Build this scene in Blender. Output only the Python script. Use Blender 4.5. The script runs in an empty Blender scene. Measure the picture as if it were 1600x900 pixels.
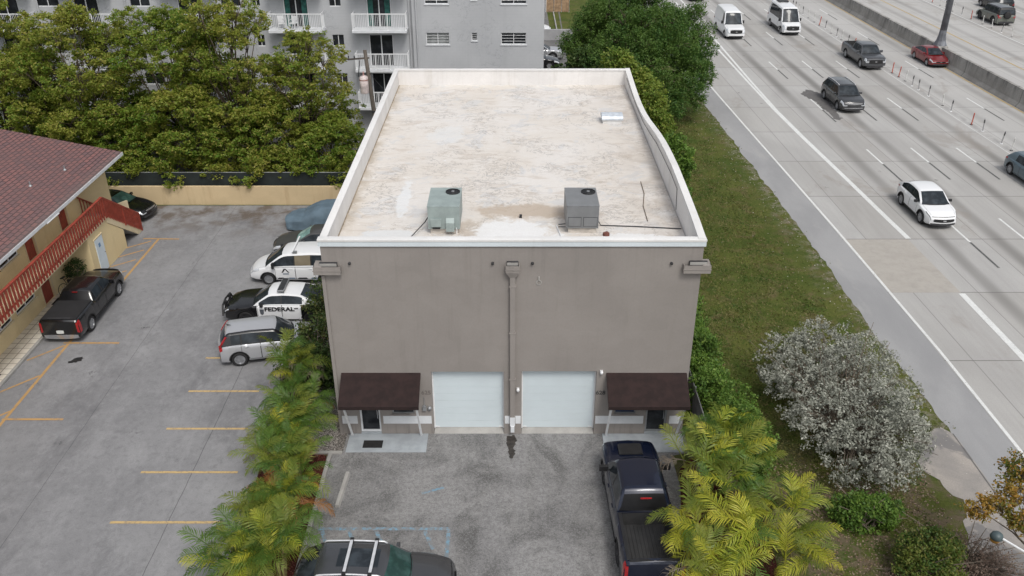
import bpy, bmesh, math, random
import numpy as np
from mathutils import Vector, Matrix
R = math.radians
random.seed(7)
rng = np.random.default_rng(11)
scn = bpy.context.scene
COL = scn.collection

# ---------------------------------------------------------------- camera, sky, sun, exposure
cam_d = bpy.data.cameras.new("camera")
cam_d.sensor_width = 36.0
cam_d.lens = 30.36
cam_d.clip_start = 0.5
cam_d.clip_end = 3000.0
cam = bpy.data.objects.new("camera", cam_d)
COL.objects.link(cam)
cam.location = (0.0, 0.0, 21.0)
cam.rotation_euler = (R(90 - 29.13), 0, 0)
scn.camera = cam

SUN_EL, SUN_AZ = 56.0, 158.0      # azimuth clockwise from +y
world = bpy.data.worlds.new("World")
scn.world = world
world.use_nodes = True
wn = world.node_tree
wn.nodes.clear()
sky = wn.nodes.new("ShaderNodeTexSky")
sky.sky_type = 'NISHITA'
sky.sun_disc = False
sky.sun_elevation = R(SUN_EL)
sky.sun_rotation = R(SUN_AZ)
sky.air_density = 1.0
sky.dust_density = 4.0
hs = wn.nodes.new("ShaderNodeHueSaturation")
hs.inputs['Saturation'].default_value = 0.30
# overcast: soft grey cloud masses over the sky, seen only in reflections and as light
tc = wn.nodes.new("ShaderNodeTexCoord")
cn = wn.nodes.new("ShaderNodeTexNoise")
cn.inputs['Scale'].default_value = 2.2
cn.inputs['Detail'].default_value = 6
cr = wn.nodes.new("ShaderNodeMapRange")
cr.inputs['From Min'].default_value = 0.35
cr.inputs['From Max'].default_value = 0.68
cr.inputs['To Min'].default_value = 0.75
cr.inputs['To Max'].default_value = 1.35
wm = wn.nodes.new("ShaderNodeVectorMath")
wm.operation = 'SCALE'
bg = wn.nodes.new("ShaderNodeBackground")
bg.inputs['Strength'].default_value = 0.15
wo = wn.nodes.new("ShaderNodeOutputWorld")
wn.links.new(sky.outputs[0], hs.inputs['Color'])
wn.links.new(tc.outputs['Generated'], cn.inputs['Vector'])
wn.links.new(cn.outputs['Fac'], cr.inputs['Value'])
wn.links.new(hs.outputs[0], wm.inputs[0])
wn.links.new(cr.outputs[0], wm.inputs['Scale'])
wn.links.new(wm.outputs[0], bg.inputs['Color'])
wn.links.new(bg.outputs[0], wo.inputs['Surface'])

sun_d = bpy.data.lights.new("sun", 'SUN')
sun_d.energy = 1.3
sun_d.angle = R(16)
sun_d.color = (1.0, 0.96, 0.9)
sun = bpy.data.objects.new("sun", sun_d)
COL.objects.link(sun)
_d = Vector((math.sin(R(SUN_AZ)) * math.cos(R(SUN_EL)), math.cos(R(SUN_AZ)) * math.cos(R(SUN_EL)), math.sin(R(SUN_EL))))
sun.rotation_euler = _d.to_track_quat('Z', 'Y').to_euler()
sun.location = (0, 0, 60)

vs = scn.view_settings
vs.view_transform = 'Standard'
vs.look = 'None'
vs.gamma = 1.0
vs.use_curve_mapping = False
vs.exposure = 0.06

# ---------------------------------------------------------------- objects helpers
def link(o, parent=None):
    COL.objects.link(o)
    if parent is not None:
        o.parent = parent
    return o

def tag(o, label=None, cat=None, group=None, kind=None):
    if label: o["label"] = label
    if cat: o["category"] = cat
    if group: o["group"] = group
    if kind: o["kind"] = kind
    return o

def empty(name, loc=(0, 0, 0), rz=0.0, label=None, cat=None, group=None):
    o = bpy.data.objects.new(name, None)
    o.empty_display_size = 0.3
    o.location = loc
    o.rotation_euler = (0, 0, rz)
    link(o)
    return tag(o, label, cat, group)

def np_mesh(name, V, F, mat=None, smooth=False, k=4):
    """V (n,3), F (m,k) arrays -> mesh datablock"""
    me = bpy.data.meshes.new(name)
    V = np.asarray(V, dtype=np.float32); F = np.asarray(F, dtype=np.int32)
    me.vertices.add(len(V)); me.vertices.foreach_set('co', V.ravel())
    me.loops.add(F.size); me.loops.foreach_set('vertex_index', F.ravel())
    me.polygons.add(len(F))
    me.polygons.foreach_set('loop_start', np.arange(0, F.size, F.shape[1], dtype=np.int32))
    me.update(calc_edges=True)
    if smooth: me.polygons.foreach_set('use_smooth', np.ones(len(F), dtype=bool))
    if mat: me.materials.append(mat)
    return me

class MB:
    def __init__(s):
        s.v = []; s.f = []
    def add(s, vs, fs):
        b = len(s.v)
        s.v.extend([tuple(p) for p in vs]); s.f.extend([tuple(i + b for i in f) for f in fs])
        return s
    def box(s, x0, x1, y0, y1, z0, z1):
        if x0 > x1: x0, x1 = x1, x0
        if y0 > y1: y0, y1 = y1, y0
        if z0 > z1: z0, z1 = z1, z0
        return s.add([(x0,y0,z0),(x1,y0,z0),(x1,y1,z0),(x0,y1,z0),(x0,y0,z1),(x1,y0,z1),(x1,y1,z1),(x0,y1,z1)],
                     [(0,3,2,1),(4,5,6,7),(0,1,5,4),(1,2,6,5),(2,3,7,6),(3,0,4,7)])
    def rbox(s, x0, x1, y0, y1, z0, z1, b=0.02):
        """box with chamfered edges"""
        if x0 > x1: x0, x1 = x1, x0
        if y0 > y1: y0, y1 = y1, y0
        if z0 > z1: z0, z1 = z1, z0
        b = min(b, (x1-x0)*.45, (y1-y0)*.45, (z1-z0)*.45)
        bm = bmesh.new()
        bmesh.ops.create_cube(bm, size=1.0, matrix=Matrix.Translation(((x0+x1)/2,(y0+y1)/2,(z0+z1)/2)) @ Matrix.Diagonal((x1-x0,y1-y0,z1-z0,1)))
        bmesh.ops.bevel(bm, geom=bm.edges[:], offset=b, segments=2, affect='EDGES', profile=0.6)
        bm.verts.index_update()
        s.add([v.co[:] for v in bm.verts], [tuple(v.index for v in f.verts) for f in bm.faces])
        bm.free(); return s
    def bar(s, p, q, w, h=None, up=(0,0,1)):
        """rectangular bar from p to q"""
        h = w if h is None else h
        p = Vector(p); q = Vector(q); d = (q-p).normalized(); u = Vector(up)
        if abs(d.dot(u)) > .95: u = Vector((1,0,0))
        a = d.cross(u).normalized(); c = a.cross(d).normalized()
        o = [a*w/2+c*h/2, -a*w/2+c*h/2, -a*w/2-c*h/2, a*w/2-c*h/2]
        return s.add([p+i for i in o]+[q+i for i in o], [(0,1,2,3),(7,6,5,4),(0,4,5,1),(1,5,6,2),(2,6,7,3),(3,7,4,0)])
    def tube(s, pts, rad, n=8, cap=True):
        pts = [Vector(p) for p in pts]
        if not hasattr(rad, '__len__'): rad = [rad]*len(pts)
        vs = []; fs = []
        ref = None
        for i, p in enumerate(pts):
            d = (pts[min(i+1,len(pts)-1)] - pts[max(i-1,0)]).normalized()
            if ref is None:
                ref = Vector((1,0,0)) if abs(d.z) > .8 else Vector((0,0,1))
            a = d.cross(ref).normalized(); c = a.cross(d).normalized()
            ref = c
            for k in range(n):
                t = 2*math.pi*k/n
                vs.append(p + (a*math.cos(t) + c*math.sin(t))*rad[i])
        for i in range(len(pts)-1):
            for k in range(n):
                k2 = (k+1) % n
                fs.append((i*n+k, i*n+k2, (i+1)*n+k2, (i+1)*n+k))
        if cap:
            fs.append(tuple(range(n))[::-1]); fs.append(tuple((len(pts)-1)*n+k for k in range(n)))
        return s.add(vs, fs)
    def cyl(s, p, q, r, n=12, r2=None):
        return s.tube([p, q], [r, r if r2 is None else r2], n)
    def lathe(s, prof, c=(0,0,0), axis='z', n=20):
        """prof list of (r, h)"""
        vs = []; fs = []
        for r, h in prof:
            for k in range(n):
                t = 2*math.pi*k/n; a, b = r*math.cos(t), r*math.sin(t)
                if axis == 'z': vs.append((c[0]+a, c[1]+b, c[2]+h))
                elif axis == 'y': vs.append((c[0]+a, c[1]+h, c[2]+b))
                else: vs.append((c[0]+h, c[1]+a, c[2]+b))
        for i in range(len(prof)-1):
            for k in range(n):
                k2 = (k+1) % n
                fs.append((i*n+k, i*n+k2, (i+1)*n+k2, (i+1)*n+k))
        return s.add(vs, fs)
    def poly(s, pts, z=None):
        vs = [(p[0], p[1], z if z is not None else p[2]) for p in pts]
        return s.add(vs, [tuple(range(len(vs)))])
    def prism(s, pts, axis, a, b):
        """extrude 2D polygon pts along axis from a to b. axis 'x': pts are (y,z); 'y': (x,z); 'z': (x,y)"""
        n = len(pts)
        def P(p, t):
            return (t, p[0], p[1]) if axis == 'x' else ((p[0], t, p[1]) if axis == 'y' else (p[0], p[1], t))
        vs = [P(p, a) for p in pts] + [P(p, b) for p in pts]
        fs = [tuple(range(n)), tuple(range(2*n-1, n-1, -1))]
        for i in range(n):
            j = (i+1) % n
            fs.append((i, i+n, j+n, j))
        return s.add(vs, fs)
    def strip(s, pts, w, z):
        """flat ribbon along polyline of (x,y) of width w (scalar or list) at height z"""
        n = len(pts); ww = w if hasattr(w, '__len__') else [w]*n
        vs = []; fs = []
        for i in range(n):
            a = Vector(pts[max(i-1,0)]); b = Vector(pts[min(i+1,n-1)])
            d = (b-a).normalized(); nn = Vector((-d.y, d.x))
            p = Vector(pts[i])
            for sgn in (1, -1):
                q = p + nn*sgn*ww[i]/2; vs.append((q.x, q.y, z))
        for i in range(n-1):
            fs.append((2*i, 2*i+1, 2*i+3, 2*i+2))
        return s.add(vs, fs)
    def mesh(s, name, mat, smooth=False, fix=True):
        me = bpy.data.meshes.new(name)
        me.from_pydata(s.v, [], s.f)
        if fix:
            bm = bmesh.new(); bm.from_mesh(me)
            bmesh.ops.recalc_face_normals(bm, faces=bm.faces)
            bm.to_mesh(me); bm.free()
        me.update()
        if smooth:
            me.polygons.foreach_set('use_smooth', np.ones(len(me.polygons), dtype=bool))
        if mat: me.materials.append(mat)
        return me
    def build(s, name, mat, parent=None, smooth=False, label=None, cat=None, group=None, kind=None, angle=None, fix=True):
        me = s.mesh(name, mat, smooth or angle is not None, fix)
        if angle is not None:
            me.set_sharp_from_angle(angle=R(angle))
        o = bpy.data.objects.new(name, me)
        link(o, parent)
        return tag(o, label, cat, group, kind)

def flat_up(o):
    """make every face of a ground sheet look up"""
    bm = bmesh.new(); bm.from_mesh(o.data)
    for f in bm.faces:
        if f.normal.z < 0: f.normal_flip()
    bm.to_mesh(o.data); bm.free()
    return o

def subgrid(x0, x1, y0, y1, z, nx, ny):
    m = MB()
    vs = [(x0+(x1-x0)*i/nx, y0+(y1-y0)*j/ny, z) for j in range(ny+1) for i in range(nx+1)]
    fs = [(j*(nx+1)+i, j*(nx+1)+i+1, (j+1)*(nx+1)+i+1, (j+1)*(nx+1)+i) for j in range(ny) for i in range(nx)]
    return m.add(vs, fs)

def copy_tree(o, parent=None):
    c = o.copy(); COL.objects.link(c)
    if parent is not None: c.parent = parent
    for ch in list(o.children):
        copy_tree(ch, c)
    return c

def text_mesh(s, size, name, mat, parent, M, extrude=0.004, bold=0.0, align='CENTER'):
    cu = bpy.data.curves.new(name, 'FONT')
    cu.body = s; cu.size = size; cu.extrude = extrude; cu.offset = bold
    cu.align_x = align; cu.align_y = 'CENTER'
    t = bpy.data.objects.new(name + "_src", cu)
    COL.objects.link(t)
    dg = bpy.context.evaluated_depsgraph_get()
    me = bpy.data.meshes.new_from_object(t.evaluated_get(dg))
    bpy.data.objects.remove(t); bpy.data.curves.remove(cu)
    me.transform(M)
    me.materials.clear(); me.materials.append(mat)
    o = bpy.data.objects.new(name, me)
    return link(o, parent)

# ---------------------------------------------------------------- material helpers
class NT:
    def __init__(s, name):
        s.m = bpy.data.materials.new(name); s.m.use_nodes = True
        s.t = s.m.node_tree; s.t.nodes.clear()
        s.out = s.t.nodes.new("ShaderNodeOutputMaterial")
        s.b = s.t.nodes.new("ShaderNodeBsdfPrincipled")
        s.t.links.new(s.b.outputs[0], s.out.inputs[0])
        s._o = None
    def n(s, ty, **kw):
        nd = s.t.nodes.new(ty)
        for k, v in kw.items(): setattr(nd, k, v)
        return nd
    def l(s, a, b): s.t.links.new(a, b)
    def set(s, sock, v):
        if isinstance(v, bpy.types.NodeSocket): s.l(v, sock)
        elif isinstance(v, (tuple, list)) and len(v) == 3 and sock.type == 'RGBA': sock.default_value = (*v, 1)
        else: sock.default_value = v
    def pos(s):
        return s.n("ShaderNodeNewGeometry").outputs['Position']
    def obj(s):
        if s._o is None: s._o = s.n("ShaderNodeTexCoord").outputs['Object']
        return s._o
    def sc(s, vec, x, y, z):
        m = s.n("ShaderNodeMapping"); s.l(vec, m.inputs[0]); m.inputs['Scale'].default_value = (x, y, z); return m.outputs[0]
    def noise(s, scale, detail=4, rough=.55, vec=None, dist=0.0):
        nd = s.n("ShaderNodeTexNoise"); s.l(vec if vec is not None else s.obj(), nd.inputs['Vector'])
        nd.inputs['Scale'].default_value = scale; nd.inputs['Detail'].default_value = detail
        nd.inputs['Roughness'].default_value = rough; nd.inputs['Distortion'].default_value = dist
        return nd.outputs['Fac']
    def vor(s, scale, vec=None, feature='F1', out='Distance'):
        nd = s.n("ShaderNodeTexVoronoi", feature=feature); s.l(vec if vec is not None else s.obj(), nd.inputs['Vector'])
        nd.inputs['Scale'].default_value = scale
        return nd.outputs[out]
    def mr(s, v, a, b, c=0.0, d=1.0, smooth=True):
        nd = s.n("ShaderNodeMapRange"); nd.interpolation_type = 'SMOOTHSTEP' if smooth else 'LINEAR'
        s.set(nd.inputs['Value'], v)
        for k, q in zip(('From Min', 'From Max', 'To Min', 'To Max'), (a, b, c, d)): nd.inputs[k].default_value = q
        return nd.outputs[0]
    def ma(s, op, a, b=0.0, c=None):
        nd = s.n("ShaderNodeMath", operation=op); s.set(nd.inputs[0], a); s.set(nd.inputs[1], b)
        if c is not None: s.set(nd.inputs[2], c)
        return nd.outputs[0]
    def mix(s, f, a, b, mode='MIX'):
        nd = s.n("ShaderNodeMix", data_type='RGBA', blend_type=mode)
        s.set(nd.inputs[0], f); s.set(nd.inputs[6], a); s.set(nd.inputs[7], b)
        return nd.outputs[2]
    def sep(s, v):
        nd = s.n("ShaderNodeSeparateXYZ"); s.l(v, nd.inputs[0]); return nd.outputs
    def comb(s, x, y, z=0.0):
        nd = s.n("ShaderNodeCombineXYZ"); s.set(nd.inputs[0], x); s.set(nd.inputs[1], y); s.set(nd.inputs[2], z); return nd.outputs[0]
    def bump(s, h, strength=.3, dist=.02):
        nd = s.n("ShaderNodeBump"); s.l(h, nd.inputs['Height']); nd.inputs['Strength'].default_value = strength
        nd.inputs['Distance'].default_value = dist; s.l(nd.outputs[0], s.b.inputs['Normal'])
    def fin(s, col, rough=.7, metal=0.0, spec=.5):
        s.set(s.b.inputs['Base Color'], col); s.set(s.b.inputs['Roughness'], rough)
        s.b.inputs['Metallic'].default_value = metal; s.b.inputs['Specular IOR Level'].default_value = spec
        return s.m

def simple(name, col, rough=.6, metal=0.0, var=.12, scale=2.0, fine=0.0, bump=0.0, spec=.5, coat=0.0):
    t = NT(name)
    f = t.mr(t.noise(scale, 5), .3, .7)
    a = tuple(c*(1-var) for c in col); b = tuple(min(1, c*(1+var)) for c in col)
    c = t.mix(f, a, b)
    if fine > 0:
        g = t.mr(t.noise(60, 3, .7), .35, .65)
        c = t.mix(t.ma('MULTIPLY', g, fine), c, tuple(x*.55 for x in col))
    if bump > 0: t.bump(t.noise(45, 4, .7), bump, .02)
    m = t.fin(c, rough, metal, spec)
    if coat > 0:
        t.b.inputs['Coat Weight'].default_value = coat; t.b.inputs['Coat Roughness'].default_value = .05
    return m

def paint(name, col, rough=.32, metal=.25, dirt=.12):
    t = NT(name)
    f = t.mr(t.noise(1.1, 3), .4, .75)
    c = t.mix(t.ma('MULTIPLY', f, dirt), col, tuple(.7*x+.022 for x in col))
    z = t.sep(t.obj())[2]
    low = t.mr(z, .2, .7, .35, 0.0)
    c = t.mix(t.ma('MULTIPLY', low, t.noise(6, 4)), c, tuple(.6*x+.035 for x in col))
    m = t.fin(c, rough, metal)
    t.b.inputs['Coat Weight'].default_value = .6; t.b.inputs['Coat Roughness'].default_value = .05
    return m

def glass(name, col=(.02, .025, .03), rough=.05):
    t = NT(name)
    c = t.mix(t.mr(t.noise(2.5, 3), .4, .7), col, tuple(min(1, x*1.9+.004) for x in col))
    m = t.fin(c, rough, 0, .25)
    t.b.inputs['Coat Weight'].default_value = 0
    return m

def leafmat(name, cols, trans=.25, nscale=.6, rough=.55):
    """leaf colours: random per leaf + slow clump variation"""
    t = NT(name)
    g = t.n("ShaderNodeNewGeometry")
    r = g.outputs['Random Per Island']
    cl = t.mr(t.noise(nscale, 3, .6), .36, .64)
    c1 = t.mix(cl, cols[0], cols[1])
    c2 = t.mix(t.mr(r, .55, 1.0, 0, 1, False), c1, cols[2])
    t.fin(c2, rough, 0, .35)
    tr = t.n("ShaderNodeBsdfTranslucent"); t.l(c2, tr.inputs[0])
    mx = t.n("ShaderNodeMixShader"); mx.inputs[0].default_value = trans
    t.l(t.b.outputs[0], mx.inputs[1]); t.l(tr.outputs[0], mx.inputs[2]); t.l(mx.outputs[0], t.out.inputs[0])
    return t.m

MT = {}
# ---- plain things
MT['tyre'] = simple('tyre_rubber', (.018, .018, .019), .8, 0, .2, 6)
MT['rim'] = simple('rim_alloy', (.42, .43, .45), .35, .7, .15, 8)
MT['rim_dark'] = simple('rim_dark', (.05, .05, .055), .4, .5, .15, 8)
MT['black'] = simple('black_trim', (.014, .014, .015), .5, 0, .25, 5)
MT['plastic'] = simple('dark_plastic', (.035, .035, .038), .6, 0, .25, 5)
MT['chrome'] = simple('bright_trim', (.6, .61, .63), .22, .9, .1, 4)
MT['lamp_clear'] = simple('lamp_clear', (.62, .65, .68), .12, .3, .15, 9, coat=.6)
MT['lamp_dark'] = simple('lamp_smoked', (.06, .065, .07), .15, .2, .3, 14, coat=.6)
MT['rail'] = simple('rail_silver', (.62, .63, .65), .35, .3, .1, 4)
MT['lamp_red'] = simple('lamp_red', (.33, .012, .015), .15, 0, .2, 9, coat=.6)
MT['glass'] = glass('car_glass')
MT['glass_green'] = glass('car_glass_green', (.018, .045, .04))
MT['winglass'] = glass('window_glass', (.018, .02, .023), .08)
MT['winblue'] = glass('window_glass_blue', (.02, .035, .075), .08)
MT['plate'] = simple('plate', (.6, .62, .6), .4, 0, .1, 10)
MT['white_paint'] = simple('white_paint', (.78, .79, .78), .5, 0, .06, 1.5, .12)
MT['white_metal'] = simple('white_metal', (.74, .75, .76), .45, 0, .06, 3)
MT['dark_metal'] = simple('dark_metal', (.05, .052, .055), .5, .4, .2, 4)
MT['galv'] = simple('galvanised', (.30, .31, .32), .5, .5, .15, 3)
MT['wood_pole'] = simple('weathered_wood', (.10, .085, .07), .85, 0, .3, 2, .4)
MT['concrete'] = simple('concrete', (.36, .35, .33), .85, 0, .15, 1.4, .35, .2)
MT['mat_black'] = simple('door_mat', (.012, .012, .012), .95, 0, .3, 9)
MT['bark'] = simple('bark', (.11, .085, .06), .9, 0, .35, 5, .5, .5)
MT['twig'] = simple('twig', (.16, .13, .10), .9, 0, .3, 6)
MT['cane'] = simple('palm_cane', (.20, .17, .07), .7, 0, .35, 4)
# ================================================================ MATERIALS OF THE SETTING
def m_lot():
    t = NT('parking_lot_asphalt'); p = t.pos()
    big = t.mr(t.noise(.16, 5, .6, p, .2), .3, .7)
    c = t.mix(big, (.200, .200, .206), (.275, .275, .28))
    mid = t.mr(t.noise(.75, 8, .75, t.sc(p, 1, .6, 1), .15), .45, .72)
    c = t.mix(t.ma('MULTIPLY', mid, .5), c, (.36, .36, .365))
    dk = t.mr(t.noise(.5, 8, .75, t.sc(p, 1, .45, 1), .15), .50, .70)
    c = t.mix(t.ma('MULTIPLY', dk, .7), c, (.13, .13, .136))
    # brown leaf stains near the back wall
    y = t.sep(p)[1]
    br = t.ma('MULTIPLY', t.mr(y, 42.5, 47.0), t.mr(t.noise(.7, 5, .6, p), .42, .62))
    c = t.mix(t.ma('MULTIPLY', br, .8), c, (.10, .068, .042))
    m3 = t.noise(3.2, 8, .85, p, .4)
    c = t.mix(t.mr(m3, .50, .62, 0, .35), c, (.13, .13, .135))
    c = t.mix(t.mr(m3, .46, .36, 0, .3), c, (.36, .36, .365))
    fine = t.noise(28, 4, .75, p)
    c = t.mix(t.mr(fine, .3, .7, 0, .5), c, t.mix(.5, c, (.06, .06, .062)))
    sp = t.mr(t.noise(95, 2, .7, p), .62, .75)
    c = t.mix(t.ma('MULTIPLY', sp, .35), c, (.42, .42, .42))
    # oil spots
    v = t.vor(.42, p); oil = t.ma('MULTIPLY', t.mr(v, .17, .03), t.mr(t.noise(4.5, 6, .8, p), .52, .60))
    c = t.mix(t.ma('MULTIPLY', oil, .85), c, (.02, .02, .02))
    # long hairline joints
    x = t.sep(p)[0]
    wob = t.ma('MULTIPLY', t.ma('SUBTRACT', t.noise(.8, 4, .6, p), .5), .35)
    for x0, w in ((-11.55, .018), (-16.6, .012)):
        d = t.ma('ABSOLUTE', t.ma('SUBTRACT', t.ma('ADD', x, t.ma('MULTIPLY', wob, .25)), x0))
        c = t.mix(t.mr(d, w, w*.3, 0, .75), c, (.05, .05, .05))
    t.bump(fine, .25, .01)
    return t.fin(c, .88, 0, .3)

def m_drive():
    t = NT('driveway_concrete'); p = t.pos()
    big = t.mr(t.noise(.42, 7, .72, p, .8), .36, .62)
    c = t.mix(big, (.108, .107, .105), (.265, .262, .258))
    st = t.mr(t.noise(.55, 5, .6, t.sc(p, 1.6, .35, 1), .5), .38, .66)
    c = t.mix(t.ma('MULTIPLY', st, .6), c, (.25, .248, .25))
    f = t.noise(7, 8, .9, p, .2)
    c = t.mix(t.mr(f, .46, .56, 0, .8), c, t.mix(.5, c, (.05, .048, .046)))
    f2 = t.noise(42, 4, .8, p)
    f2b = t.noise(16, 6, .9, p)
    c = t.mix(t.mr(f2b, .50, .58, 0, .55), c, (.30, .298, .30))
    f3 = t.mr(t.noise(30, 3, .8, p), .56, .66)
    c = t.mix(t.ma('MULTIPLY', f3, .7), c, (.05, .048, .046))
    t.bump(f2, .4, .01)
    return t.fin(c, .9, 0, .3)

def hx(t, p):
    s = t.sep(p)
    return t.ma('ADD', s[0], t.ma('MULTIPLY', t.ma('SUBTRACT', s[1], 45.0), .028)), s[1]

LANE0, LANEW = 22.1, 3.22
def m_hwy():
    t = NT('highway_concrete'); p = t.pos()
    x, y = hx(t, p)
    u = t.ma('DIVIDE', t.ma('SUBTRACT', x, LANE0), LANEW)
    fu = t.ma('FRACT', u)
    off = t.ma('ABSOLUTE', t.ma('SUBTRACT', fu, .5))
    lane_n = t.noise(.12, 3, .5, t.sc(p, 1, .5, 1))
    band = t.mr(off, .21, .02)
    c0 = t.mix(t.mr(t.noise(.3, 6, .6, t.sc(p, 1.2, .35, 1), .5), .3, .7), (.365, .36, .352), (.44, .435, .425))
    # slab to slab tone
    u2 = t.ma('FLOOR', t.ma('DIVIDE', t.ma('SUBTRACT', x, LANE0 + .75), LANEW))
    v2 = t.ma('FLOOR', t.ma('DIVIDE', t.ma('SUBTRACT', y, 31.2), 6.03))
    wn_ = t.n("ShaderNodeTexWhiteNoise", noise_dimensions='2D'); t.l(t.comb(u2, v2), wn_.inputs['Vector'])
    c0 = t.mix(t.mr(wn_.outputs['Value'], 0, 1, 0, .38, False), c0, (.30, .285, .26))
    amp = t.ma('MULTIPLY', band, t.mr(lane_n, .3, .7, .35, 1.0))
    live = t.mr(x, 22.2, 22.8)
    amp = t.ma('MULTIPLY', amp, live)
    c = t.mix(t.ma('MULTIPLY', amp, .85), c0, (.135, .129, .122))
    # tyre streaks
    stx = t.mr(t.noise(1.6, 5, .6, t.sc(p, 2.2, .05, 1)), .46, .62)
    c = t.mix(t.ma('MULTIPLY', stx, .10), c, (.22, .21, .2))
    c = t.mix(t.mr(x, 34.6, 34.9, 0, .35), c, (.52, .515, .505))
    bo = t.mr(t.noise(.22, 6, .7, t.sc(p, 1, .5, 1), .5), .56, .66)
    c = t.mix(t.ma('MULTIPLY', bo, .4), c, (.24, .21, .18))
    gut = t.ma('MULTIPLY', t.mr(x, 40.75, 41.0), t.mr(x, 42.1, 41.9))
    c = t.mix(t.ma('MULTIPLY', gut, .8), c, (.15, .12, .095))
    gd_ = t.ma('MULTIPLY', t.mr(t.ma('ABSOLUTE', t.ma('SUBTRACT', x, 35.25)), .35, .1), t.mr(t.noise(1.2, 5, .7, p), .35, .6))
    c = t.mix(t.ma('MULTIPLY', gd_, .55), c, (.24, .235, .23))
    # fine grain
    g = t.noise(24, 4, .8, p)
    c = t.mix(t.mr(g, .36, .64, 0, .28), c, (.24, .235, .22))
    # joints
    def line(d, w, k):
        nonlocal c
        c = t.mix(t.mr(d, w, w*.25, 0, k), c, (.10, .095, .09))
    dy = t.ma('MULTIPLY', t.ma('ABSOLUTE', t.ma('SUBTRACT', t.ma('FRACT', t.ma('DIVIDE', t.ma('SUBTRACT', y, 31.2 - 3.015), 6.03)), .5)), 6.03)
    line(dy, .045, .75)
    dx = t.ma('MULTIPLY', t.ma('ABSOLUTE', t.ma('SUBTRACT', t.ma('FRACT', t.ma('DIVIDE', t.ma('SUBTRACT', x, LANE0 + .75 - LANEW/2), LANEW)), .5)), LANEW)
    line(dx, .035, .5)
    # blots
    v = t.vor(.33, p); bl = t.ma('MULTIPLY', t.mr(v, .06, .02), t.mr(t.noise(6, 3, .6, p), .4, .6))
    c = t.mix(t.ma('MULTIPLY', bl, .8), c, (.07, .065, .06))
    t.bump(g, .2, .01)
    return t.fin(c, .85, 0, .35)

def m_shoulder():
    t = NT('shoulder_asphalt'); p = t.pos()
    c = t.mix(t.mr(t.noise(.4, 5, .6, t.sc(p, 1, .4, 1), .4), .3, .7), (.27, .272, .277), (.335, .336, .338))
    g = t.noise(30, 4, .8, p)
    c = t.mix(t.mr(g, .35, .65, 0, .3), c, (.19, .19, .193))
    c = t.mix(t.mr(t.noise(.9, 5, .6, t.sc(p, 1, .3, 1)), .55, .7, 0, .4), c, (.36, .355, .345))
    t.bump(g, .2, .01)
    return t.fin(c, .88, 0, .3)

def m_apron():
    t = NT('sandy_apron'); p = t.pos()
    c = t.mix(t.mr(t.noise(.6, 6, .65, p, .5), .35, .65), (.36, .33, .30), (.27, .255, .24))
    c = t.mix(t.mr(t.noise(.35, 5, .6, p, 1.2), .5, .56, 0, .85), c, (.16, .158, .16))
    g = t.noise(20, 4, .8, p)
    c = t.mix(t.mr(g, .4, .65, 0, .4), c, (.2, .185, .17))
    return t.fin(c, .92, 0, .25)

def m_grass():
    t = NT('lawn_soil'); p = t.pos()
    c = t.mix(t.mr(t.noise(.45, 6, .65, p, .6), .35, .65), (.062, .09, .016), (.115, .125, .03))
    dry = t.mr(t.noise(.8, 6, .7, p, .8), .50, .68)
    c = t.mix(t.ma('MULTIPLY', dry, .85), c, (.15, .115, .06))
    g = t.noise(11, 6, .8, p)
    c = t.mix(t.mr(g, .35, .65, 0, .6), c, (.035, .05, .012))
    x, y = hx(t, p)
    xe = t.ma('SUBTRACT', x, t.ma('MULTIPLY', t.noise(.5, 4, .6, p), 2.2))
    edge = t.mr(xe, 13.8, 15.6)
    sand = t.ma('MULTIPLY', edge, t.mr(t.noise(1.6, 6, .75, p), .46, .60))
    c = t.mix(t.ma('MULTIPLY', sand, .75), c, (.24, .215, .18))
    near = t.ma('MULTIPLY', t.mr(y, 28, 22), t.mr(t.noise(1.1, 6, .7, p), .42, .6))
    c = t.mix(t.ma('MULTIPLY', near, .85), c, (.135, .10, .075))
    sp = t.mr(t.noise(16, 3, .8, p), .66, .74)
    c = t.mix(t.ma('MULTIPLY', sp, .5), c, (.30, .27, .22))
    t.bump(g, .8, .05)
    return t.fin(c, .95, 0, .15)

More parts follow.
